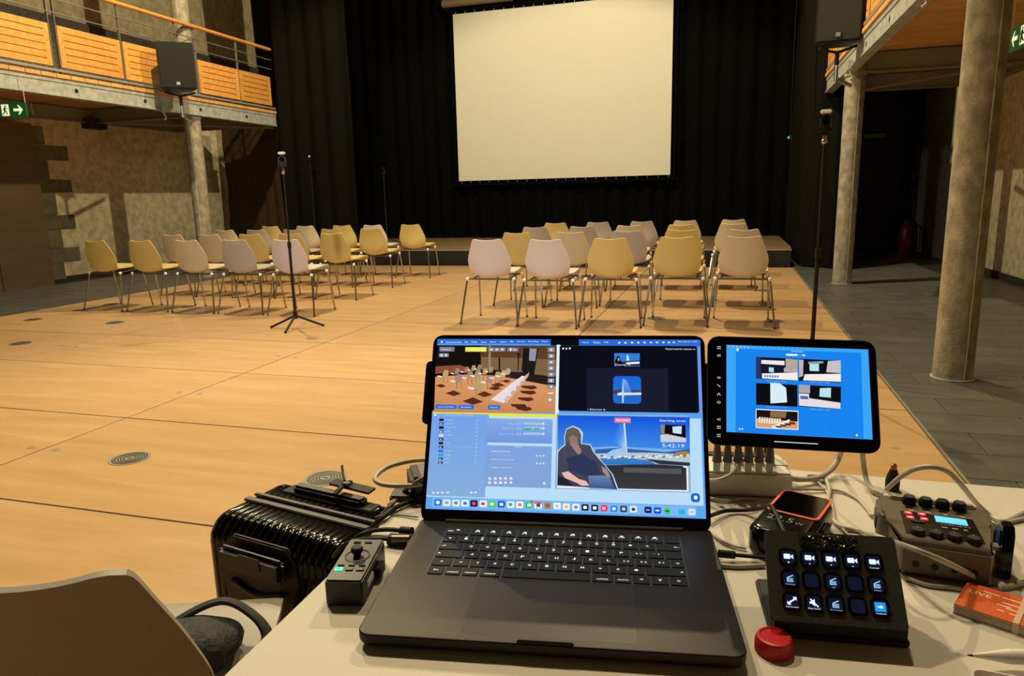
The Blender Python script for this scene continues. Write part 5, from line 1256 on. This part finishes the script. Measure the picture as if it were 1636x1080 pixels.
bmesh.ops.rotate(bm, verts=bm.verts, cent=(0, 0, 0), matrix=Matrix.Rotation(PI / 2, 3, 'X')); bmesh.ops.rotate(bm, verts=bm.verts, cent=(0, 0, 0), matrix=Matrix.Rotation(PI / 2, 3, 'Z')); obj('body', bm, M_gloss, us)
bm = B(); box(bm, (-.0062, .004, .038), (.0012, .014, .026), bev=.0004); obj('blue_panel', bm, mat('deep_blue', '123a86', .25), us)
bm = B(); box(bm, (-.009, .0, .03), (.008, .01, .005)); obj('connector', bm, M_steel, us)
jp = thing('audio_plug', 'black jack plug with copper tip standing behind the recorder', 'plug', (0.2305,1.0437,0.7400))
bm = B(); lathe(bm, [(.009, 0), (.0095, .012), (.008, .020), (.0045, .030)], n=16); obj('boot', bm, M_matt, jp)
bm = B(); lathe(bm, [(.004, .03), (.004, .036), (.002, .038)], n=12); obj('tip', bm, mat('copper_tip', '9b5a44', .35, .6), jp)

# ------------------------------------------------------------------ power bank
pb = thing('power_bank', 'glossy black power bank with orange framed display, beside the laptop', 'power bank', (.0845, .853, TZ), (0, 0, -.36))
bm = B(); slabr(bm, .068, .130, .018, 0, .036, .009); obj('case', bm, M_gloss, pb)
bm = B(); prism(bm, rrect(.060, .070, .007, 5, .001, .027), .0355, .0368, bev=.0004); obj('orange_frame', bm, mat('orange_frame', 'e0592a', .4), pb)
bm = B(); prism(bm, rrect(.053, .063, .005, 5, .001, .028), .0366, .0374, bev=.0003); obj('dark_display', bm, M_bezel, pb)
bm = B(); textbm(bm, '22.5', -.022, -.030, .030, .013, .0364); textbm(bm, 'W', .010, -.030, .010, .007, .0364); obj('printed_rating', bm, mat('grey_print', '7e7c78', .5), pb, smooth=False)
bm = B(); box(bm, (.036, .006, .020), (.006, .030, .012), bev=.002); obj('side_hook', bm, M_dgrey, pb)

# ------------------------------------------------------------------ white switch box with six plugs
hb = thing('network_switch', 'long white switch box standing behind the laptop with six grey plugs', 'switch box', (-.055, .985, TZ), (0, 0, .14))
bm = B(); box(bm, (0, .010, .019), (.295, .078, .034), bev=.003); obj('case', bm, M_white, hb)
bm = B(); box(bm, (.105, .012, .0365), (.085, .020, .0012)); obj('port_row', bm, M_steel, hb, smooth=False)
bm = B(); box(bm, (.075, .040, .0365), (.10, .014, .003)); obj('black_strip', bm, M_matt, hb, smooth=False)
for x, y in ((-.13, -.02), (.13, -.02), (-.13, .04), (.13, .04)):
    bm = B(); cyl(bm, (x, y, 0), (x, y, .003), .006); obj('rubber_foot', bm, M_matt, hb)
for k in range(6):
    x, y = (-.0045 + .0138 * k, .9655 + .003 * k)
    t = thing('cable_plug', 'grey cable plug in the white switch, %s of the six' % ['leftmost', 'second from the left', 'third from the left', 'third from the right', 'second from the right', 'rightmost'][k], 'plug', (x, y, TZ + .0365), group='grey plugs in the white switch')
    bm = B(); box(bm, (0, 0, .007), (.009, .008, .014), bev=.001); obj('connector', bm, M_white, t)
    bm = B(); cyl(bm, (0, 0, .014), (0, 0, .036), .0066, .0042); cyl(bm, (0, 0, .036), (0, .001, .048), .0042, .0038); obj('boot', bm, M_gcable, t)
    bm = B(); tube(bm, [(0, .001, .046), (0, .004, .06), (0, .02, .072), (.0, .05, .060), (0, .085, .02), (0, .105, -.036 + .003)], .0028); obj('lead', bm, M_matt, t)
# ------------------------------------------------------------------ boxes on the left behind the laptop
ab = thing('power_adapter', 'black power adapter box half hidden behind the laptop, left side', 'adapter', (-.368, .905, TZ), (0, 0, .55))
bm = B(); box(bm, (0, 0, .017), (.13, .058, .034), bev=.005); obj('case', bm, M_black, ab)
bm = B(); box(bm, (-.02, 0, .0345), (.06, .045, .001)); obj('rating_label', bm, M_gcable, ab, smooth=False)
ab2 = thing('card_reader', 'small dark box on top of the adapter behind the laptop', 'adapter', (-.345, .925, TZ + .0345), (0, 0, .55))
bm = B(); box(bm, (0, 0, .012), (.07, .03, .024), bev=.003); obj('case', bm, M_matt, ab2)
bm = B(); box(bm, (-.036, 0, .012), (.001, .02, .008)); obj('port', bm, M_steel, ab2, smooth=False)
pd = thing('drive_case', 'flat dark drive lying at the table edge below the adapter', 'drive', (-0.4045,0.8582,0.7400), (0, 0, .2))
bm = B(); prism(bm, rrect(.075, .032, .005, 4), 0, .010, bev=.002); obj('case', bm, M_dgrey, pd)

# ------------------------------------------------------------------ camera joystick remote
rm = thing('camera_remote', 'black joystick remote with a green lit key at the left table edge', 'remote control', (-.3785, .637, TZ), (0, 0, .21))
bm = B(); prism(bm, rrect(.040, .092, .003, 3), 0, .029, bev=.0018); obj('case', bm, M_black, rm)
bm = B(); lathe(bm, [(.0040, .029), (.0040, .033), (.0062, .034), (.0068, .038), (.0055, .040), (.002, .040)], (0, .006, 0), 20); obj('joystick', bm, M_matt, rm)
bm = B(); lathe(bm, [(.014, .029), (.014, .0296), (.0125, .0300), (.012, .0292)], (0, .006, 0), 28); obj('joystick_ring', bm, M_dgrey, rm)
for x in (-.009, .004): 
    bm = B(); box(bm, (x, .036, .0295), (.008, .0035, .0016), bev=.0005); obj('top_key', bm, M_matt, rm)
for k in range(3):
    x = -.0115 + .0115 * k
    bm = B(); box(bm, (x, -.0155, .0295), (.007, .0026, .0014), bev=.0005); obj('small_key', bm, M_matt, rm)
    bm = B(); prism(bm, rrect(.0082, .0056, .0012, 3, x, -.0235), .029, .0302, bev=.0003); kk = obj('function_key', bm, M_led_g if k == 0 else M_dgrey, rm, label='green lit key' if k == 0 else None)
    bm = B(); box(bm, (x, -.0232, .0303), (.0045, .0018, .0001)); obj('key_mark', bm, M_matt if k == 0 else M_gcable, kk, smooth=False)
bm = B(); box(bm, (.0205, -.018, .015), (.001, .022, .007)); obj('side_label', bm, M_white, rm, smooth=False)
bm = B(); box(bm, (.023, .012, .010), (.006, .020, .012), bev=.001); obj('side_switch', bm, M_matt, rm)
mp = thing('dongle', 'short black adapter plugged behind the joystick remote', 'adapter', (-0.3703,0.7293,0.7400), (0, 0, .12))
bm = B(); box(bm, (0, 0, .006), (.032, .014, .012), bev=.002); obj('case', bm, M_matt, mp)

# ------------------------------------------------------------------ red cap, cards, stylus, pad
rcp = thing('bottle_cap', 'red plastic bottle cap lying in front of the key controller', 'bottle cap', (.0525, .626, TZ))
bm = B(); lathe(bm, [(.0158, 0), (.0164, .001), (.0164, .012), (.0150, .0150), (.0128, .0155), (.0122, .0146), (.001, .0146)], n=40)
for k in range(48):
    a = 2 * PI * k / 48; box(bm, (.0165 * math.cos(a), .0165 * math.sin(a), .006), (.0006, .0009, .010), rot=(0, 0, a))
obj('cap', bm, M_red, rcp)
cs = thing('card_stack', 'stack of orange printed cards held by a clear band, right table edge', 'card stack', (.2755, .7375, TZ), (0, 0, -.47))
M_edge = mat('paper_edge', 'b9ad9b', .8)
for k in range(9):
    bm = B(); box(bm, (random.uniform(-.0004, .0004), random.uniform(-.0004, .0004), .0006 + k * .0012), (.085, .055, .00112)); obj('card', bm, M_orangecard if k == 8 else M_edge, cs, smooth=False, label='top card printed orange' if k == 8 else None)
bm = B(); z = .01085
textbm(bm, 'LIVE', -.037, .0055, .019, .0062, z)
for (x, y, w_) in ((-.026, .0165, .014), (-.010, .0155, .022), (.016, .0150, .018), (-.008, .0055, .014), (-.012, -.001, .012), (-.004, -.0045, .014), (-.010, -.012, .006), (.000, -.0125, .010), (.016, .004, .016), (.018, -.004, .014), (.012, -.014, .018)):
    box(bm, (x + w_ / 2, y, z), (w_, .0014, .0001))
box(bm, (.035, -.008, z), (.012, .014, .0001)); obj('card_print', bm, mat('card_print', 'fff3e0', .5), cs, smooth=False, label='pale lettering reading LIVE')
bm = B(); box(bm, (.008, 0, .0113), (.005, .0566, .0005)); box(bm, (.008, .0281, .0056), (.005, .0005, .0116)); box(bm, (.008, -.0281, .0056), (.005, .0005, .0116)); obj('elastic_band', bm, mat('clear_band', 'd8b8a0', .35), cs, smooth=False)
pd2 = thing('phone', 'pale phone lying at the lower right table corner under the stylus', 'phone', (.300, .585, TZ), (0, 0, -.10))
bm = B(); slabr(bm, .19, .080, .012, 0, .009, .003); obj('body', bm, M_white, pd2)
bm = B(); prism(bm, rrect(.184, .074, .009, 5, 0, -.001), .009, .0094); obj('glass', bm, mat('taupe_glass', '6f6259', .3), pd2)
sty = thing('stylus', 'white stylus pencil with dark tip lying across the pale phone', 'stylus', (0.2124,0.6439,0.7520))
a = Vector((0.2687,0.6531,0.7540)) - Vector((0.2124,0.6439,0.7520)); a.normalize()
bm = B(); cyl(bm, (0, 0, 0), a * .004, .0006, .0012, n=10); obj('tip', bm, M_dgrey, sty)
bm = B(); cyl(bm, a * .004, a * .034, .0014, .0064, n=16); cyl(bm, a * .034, a * .16, .0064, n=16); obj('barrel', bm, M_white, sty)

# ------------------------------------------------------------------ cables on and around the table
def cable(pts, r_, m, label, name='cable', ends=None, flat=1.0):
    t = thing(name, label, 'cable', pts[0]); o0 = Vector(pts[0])
    bm = B(); tube(bm, [Vector(p) - o0 for p in pts], r_, flat=flat); obj('sheath', bm, m, t)
    for (i, d, rr2, mm) in (ends or []):
        a = Vector(pts[i]) - o0; dd = (Vector(pts[i]) - Vector(pts[i + 1 if i == 0 else i - 1])).normalized()
        bm = B(); cyl(bm, a - dd * .004, a + dd * d, rr2, n=10); obj('plug', bm, mm, t)
    return t
cable([(-0.4136,0.9560,0.7600), (-0.4389,0.9209,0.7700), (-0.4644,0.8893,0.7700), (-0.4668,0.8527,0.7680), (-0.4465,0.8373,0.7660), (-0.4122,0.8410,0.7660), (-0.3843,0.8735,0.7600)], .0036, M_wcable, 'white cable looping out past the left table edge behind the laptop')
cable([(-0.3782,0.8731,0.7850), (-0.3980,0.8476,0.7720), (-0.4250,0.8562,0.7500), (-0.4303,0.8363,0.7440), (-0.4372,0.8259,0.7340), (-0.4836,0.8834,0.6800)], .0030, M_gcable, 'flat grey cable crossing the left adapter and dropping off the edge', flat=1.6)
cable([(-0.3832,0.8581,0.7460), (-0.4038,0.8405,0.7450), (-0.4185,0.8122,0.7450), (-0.4228,0.7783,0.7440), (-0.4559,0.8038,0.7100), (-0.5200,0.8898,0.6400)], .0034, M_matt, 'black cable above the suitcase running behind the laptop lid')
cable([(-0.3779,0.7990,0.7430), (-0.4040,0.8006,0.7420), (-0.4252,0.7973,0.7420), (-0.4340,0.7874,0.7420)], .0011, M_gcable, 'thin grey wire lying across the table left of the hinge')
cable([(-0.3740,0.7472,0.7490), (-0.3966,0.7493,0.7470), (-0.4163,0.7450,0.7450), (-0.4270,0.7323,0.7440), (-0.4528,0.7517,0.7200), (-0.5051,0.8160,0.6600)], .0030, M_matt, 'black power cable plugged in the laptop, farther of the two', ends=[(0, .012, .0055, M_matt)])
cable([(-0.3744,0.7251,0.7490), (-0.3918,0.7228,0.7480), (-0.4125,0.7216,0.7460), (-0.4287,0.7150,0.7440), (-0.4490,0.7227,0.7300), (-0.4876,0.7633,0.6900)], .0026, M_matt, 'black usb cable with bronze plug in the laptop left side', ends=[(0, .018, .0048, mat('bronze_plug', '7e6660', .35, .6))])
cable([(-0.0148,0.8728,0.7500), (0.0094,0.9063,0.7460), (0.0328,0.9139,0.7460), (0.0506,0.8929,0.7600), (0.0602,0.8624,0.7780), (0.0650,0.8354,0.7795), (0.0693,0.8043,0.7790), (0.0741,0.7848,0.7740)], .0026, M_matt, 'black cable climbing over the power bank')
cable([(0.0154,0.7853,0.7480), (0.0305,0.7899,0.7460), (0.0474,0.7912,0.7460), (0.0635,0.7847,0.7500), (0.0767,0.7871,0.7520)], .0024, M_matt, 'short black usb cable from the laptop right side to the controller', ends=[(0, .014, .0046, M_matt)])
cable([(0.0920,1.0225,0.7520), (0.1155,1.0333,0.7480), (0.1377,1.0480,0.7480), (0.1576,1.0766,0.7520), (0.1679,1.0909,0.7650), (0.1686,1.0698,0.7900)], .0040, M_wcable, 'thick white cable rising behind the tablet')
cable([(0.1888,1.0462,0.8000), (0.1938,1.0573,0.7750), (0.1978,1.0522,0.7520), (0.2012,1.0224,0.7460), (0.2128,1.0127,0.7440)], .0036, M_wcable, 'white cable hanging down behind the tablet to the recorder')
cable([(0.1217,1.0540,0.7460), (0.1428,1.0543,0.7450), (0.1468,1.0186,0.7440), (0.1407,0.9745,0.7440), (0.1378,0.9250,0.7440), (0.1464,0.8966,0.7440), (0.1677,0.8857,0.7460), (0.1716,0.7999,0.7800), (0.1849,0.7529,0.7960), (0.2116,0.7449,0.7900), (0.2489,0.7817,0.7600), (0.2736,0.7966,0.7430), (0.2877,0.7927,0.7430), (0.3209,0.8163,0.7430)], .0029, M_wcable, 'long white cable draped over the front of the recorder')
cable([(0.0939,0.9989,0.7460), (0.1256,1.0091,0.7440), (0.1584,1.0149,0.7430), (0.1774,0.9939,0.7430), (0.1847,0.9634,0.7430), (0.1871,0.9427,0.7440), (0.1922,0.9396,0.7460)], .0020, M_wcable, 'thin white cable ending in a plug at the recorder', ends=[(0, .02, .0035, M_wcable)])
cable([(0.1257,1.0503,0.7440), (0.1394,1.0237,0.7430), (0.1443,0.9776,0.7430), (0.1414,0.9189,0.7430), (0.1472,0.8920,0.7430), (0.1541,0.8670,0.7430)], .0018, M_wcable, 'thin white cable running down beside the power bank')
cable([(0.2070,0.9667,0.7700), (0.2172,0.9529,0.7920), (0.2299,0.9399,0.8100), (0.2466,0.9315,0.8180), (0.2662,0.9350,0.8120), (0.2853,0.9447,0.7920), (0.3109,0.9752,0.7600), (0.3282,0.9772,0.7440), (0.3386,0.9619,0.7430), (0.3611,0.9837,0.7430), (0.3947,1.0223,0.7430)], .0032, M_wcable, 'white cable arching high over the recorder')
cable([(0.3025,0.9470,0.7500), (0.3270,0.9502,0.7430), (0.3524,0.9670,0.7430), (0.3833,0.9891,0.7430)], .0024, M_wcable, 'white cable lying right of the recorder towards the edge')
cable([(-0.0159,0.9433,0.7700), (0.0002,0.9318,0.7780), (0.0143,0.9375,0.7850), (0.0239,0.9612,0.7900), (0.0323,0.9798,0.7900), (0.0407,0.9782,0.7850)], .0026, M_wcable, 'short white cable curling in front of the grey plugs')
cable([(-0.0153,0.9472,0.7440), (0.0093,0.9450,0.7430), (0.0296,0.9561,0.7430), (0.0499,0.9589,0.7430)], .0020, M_wcable, 'thin white cable in front of the white switch')
cable([(-0.0086,0.8466,0.7430), (0.0027,0.8293,0.7430), (0.0184,0.8172,0.7430), (0.0324,0.8144,0.7430)], .0020, M_wcable, 'thin white cable between the laptop and the power bank')
cable([(0.0035,0.7670,0.7430), (0.0235,0.7693,0.7430), (0.0517,0.7792,0.7430)], .0026, M_wcable, 'white cable lying beside the right edge of the laptop')
cable([(0.1936,0.7892,0.7430), (0.2120,0.7784,0.7430), (0.2324,0.7785,0.7430), (0.2525,0.7787,0.7430), (0.2842,0.7901,0.7425)], .0022, M_wcable, 'white cable on the table in front of the recorder')

# ------------------------------------------------------------------ suitcase
sc = thing('suitcase', 'ribbed glossy black hard shell suitcase standing left of the table', 'suitcase', (-.785, 1.155, 0), (0, 0, -.20))
SW, SD, SH = .375, .225, .545; zb = .045
bm = B(); NX = 320; path = []
rr = .045
def corner(cx, cz, a0):
    return [(cx + rr * math.cos(math.radians(a0 - 90 * k / 5)), cz + rr * math.sin(math.radians(a0 - 90 * k / 5))) for k in range(6)]
hy = SD / 2
path = [(-hy + .03, zb), (-hy + .004, zb + .02), (-hy, zb + .05)] + [(-hy, z_) for z_ in (.15, .3, .42)] + corner(-hy + rr, SH - rr, 180) + [(-.03, SH), (0, SH), (.03, SH)] + corner(hy - rr, SH - rr, 90) + [(hy, .42), (hy, .2), (hy, zb + .05), (hy - .004, zb + .02), (hy - .03, zb)]
g = []
cz0 = (SH + zb) / 2
for i in range(NX + 1):
    x = -SW / 2 + SW * i / NX; e = SW / 2 - abs(x); q = 0 if e > .045 else .045 - math.sqrt(max(0, .045 ** 2 - (.045 - e) ** 2))
    rib = .0020 * (1 - abs(math.cos(PI * x / .0175)) ** 10) if e > .03 else 0
    row = []
    for (y, z_) in path:
        fy = (abs(y) - q) / max(abs(y), 1e-6) if abs(y) > .04 else 1; zz = z_ - q * (1 if z_ > cz0 else -1) * (1 if z_ > SH - rr - .001 or z_ < zb + .03 else 0)
        n_ = Vector((y, z_ - cz0)); 
        ry = rib * (1 if y > 0 else -1) if z_ < SH - rr * .5 else 0; rz_ = rib if z_ > SH - rr * .8 and abs(y) > .035 else 0
        row.append(bm.verts.new((x, y * fy + ry, zz + rz_)))
    g.append(row)
for a, b_ in zip(g, g[1:]):
    for k in range(len(path) - 1): bm.faces.new((a[k], a[k + 1], b_[k + 1], b_[k]))
for rw in (g[0], g[-1]): bm.faces.new(rw)
bm.faces.new([rw[0] for rw in g] + [rw[-1] for rw in reversed(g)])
obj('shell', bm, mat('shell_gloss_black', '030303', .13, spec=.28), sc)
bm = B(); box(bm, (0, -.012, SH + .0015), (SW - .05, .016, .006), bev=.002); box(bm, (0, .014, SH + .0015), (SW - .05, .012, .006), bev=.002); obj('zip_band', bm, M_black, sc)
bm = B(); box(bm, (.0, .062, SH + .010), (.185, .026, .018), bev=.005); obj('pull_handle', bm, M_black, sc)
bm = B(); box(bm, (.0, .062, SH + .0015), (.24, .036, .006), bev=.002); obj('handle_tray', bm, M_matt, sc)
bm = B(); prism(bm, [(-.104, .0), (-.098, .035), (-.07, .060), (.07, .060), (.098, .035), (.104, .0), (.092, -.050), (.055, -.085), (-.055, -.085), (-.092, -.05)], -.004, .006, bev=.003)
bmesh.ops.rotate(bm, verts=bm.verts, cent=(0, 0, 0), matrix=Matrix.Rotation(PI / 2 - .12, 3, 'X')); bmesh.ops.translate(bm, verts=bm.verts, vec=(-.02, -hy - .002, SH - .078)); ch = obj('side_handle', bm, M_dgrey, sc)
bm = B(); box(bm, (-.02, -hy - .020, SH - .055), (.165, .022, .048), bev=.009); obj('grip', bm, M_black, ch)
bm = B(); box(bm, (-.015, -hy - .0318, SH - .045), (.055, .002, .024), bev=.0006); obj('grip_plate', bm, M_dgrey, ch)
bm = B(); tube(bm, [(-.085, -hy - .014, SH - .105), (-.02, -hy - .016, SH - .120), (.045, -hy - .014, SH - .105)], .006); obj('lower_rim', bm, M_black, ch)
for sx in (-1, 1):
    for sy in (-1, 1):
        bm = B(); cyl(bm, (sx * .14 - .011, sy * .075, .0255), (sx * .14 + .011, sy * .075, .0255), .0255, n=18); wh = obj('wheel', bm, M_dgrey, sc)
        bm = B(); box(bm, (sx * .14, sy * .075, .044), (.034, .034, .014), bev=.003); obj('wheel_mount', bm, M_matt, wh)
lt = thing('luggage_tag', 'dark luggage tag with a shiny metal clip looped on the suitcase handle', 'luggage tag', Matrix.Translation((-.785, 1.155, 0)) @ Matrix.Rotation(-.20, 4, 'Z') @ Vector((.03, .075, SH + .018)), (0, 0, -.20))
bm = B(); box(bm, (.01, .012, .008), (.105, .024, .005), rot=(.1, .02, 0), bev=.001); obj('tag_plate', bm, M_matt, lt)
bm = B(); tube(bm, [(.0, -.03, .0045), (.0, -.018, .010), (.0, .0, .014), (0, .02, .014)], .004, flat=1.5); obj('strap', bm, M_matt, lt)
bm = B(); tube(bm, [(-.030, .030, .040), (-.018, .018, .030), (-.004, .006, .020)], .0030); box(bm, (.006, .0, .0165), (.018, .012, .008), bev=.002); obj('metal_clip', bm, M_chrome, lt)

# ------------------------------------------------------------------ black bag on the near chair
bg = thing('shoulder_bag', 'small black bag with a strap lying on the nearest grey chair seat', 'bag', (-.79, .80, .442), (0, 0, .5))
bm = B(); bmesh.ops.create_uvsphere(bm, u_segments=24, v_segments=14, radius=1)
for v in bm.verts:
    c = v.co; f_ = 1 + .06 * math.sin(c.x * 7 + c.y * 3)
    v.co = Vector((math.copysign(abs(c.x) ** .7, c.x) * .085 * f_, math.copysign(abs(c.y) ** .7, c.y) * .060, .035 + c.z * .035 * f_))
obj('pouch', bm, mat('black_nylon', '121110', .7, bump=.5, bscale=60), bg)
bm = B(); tube(bm, [(-.08, .0, .02), (-.02, .03, .06), (.05, .05, .078), (.10, .03, .060), (.125, .0, .035), (.10, -.03, .02)], .005, flat=1.8); obj('strap', bm, M_matt, bg)
bm = B(); tube(bm, [(-.06, -.045, .045), (.0, -.055, .05), (.06, -.045, .045)], .0018); obj('zipper', bm, M_dgrey, bg)
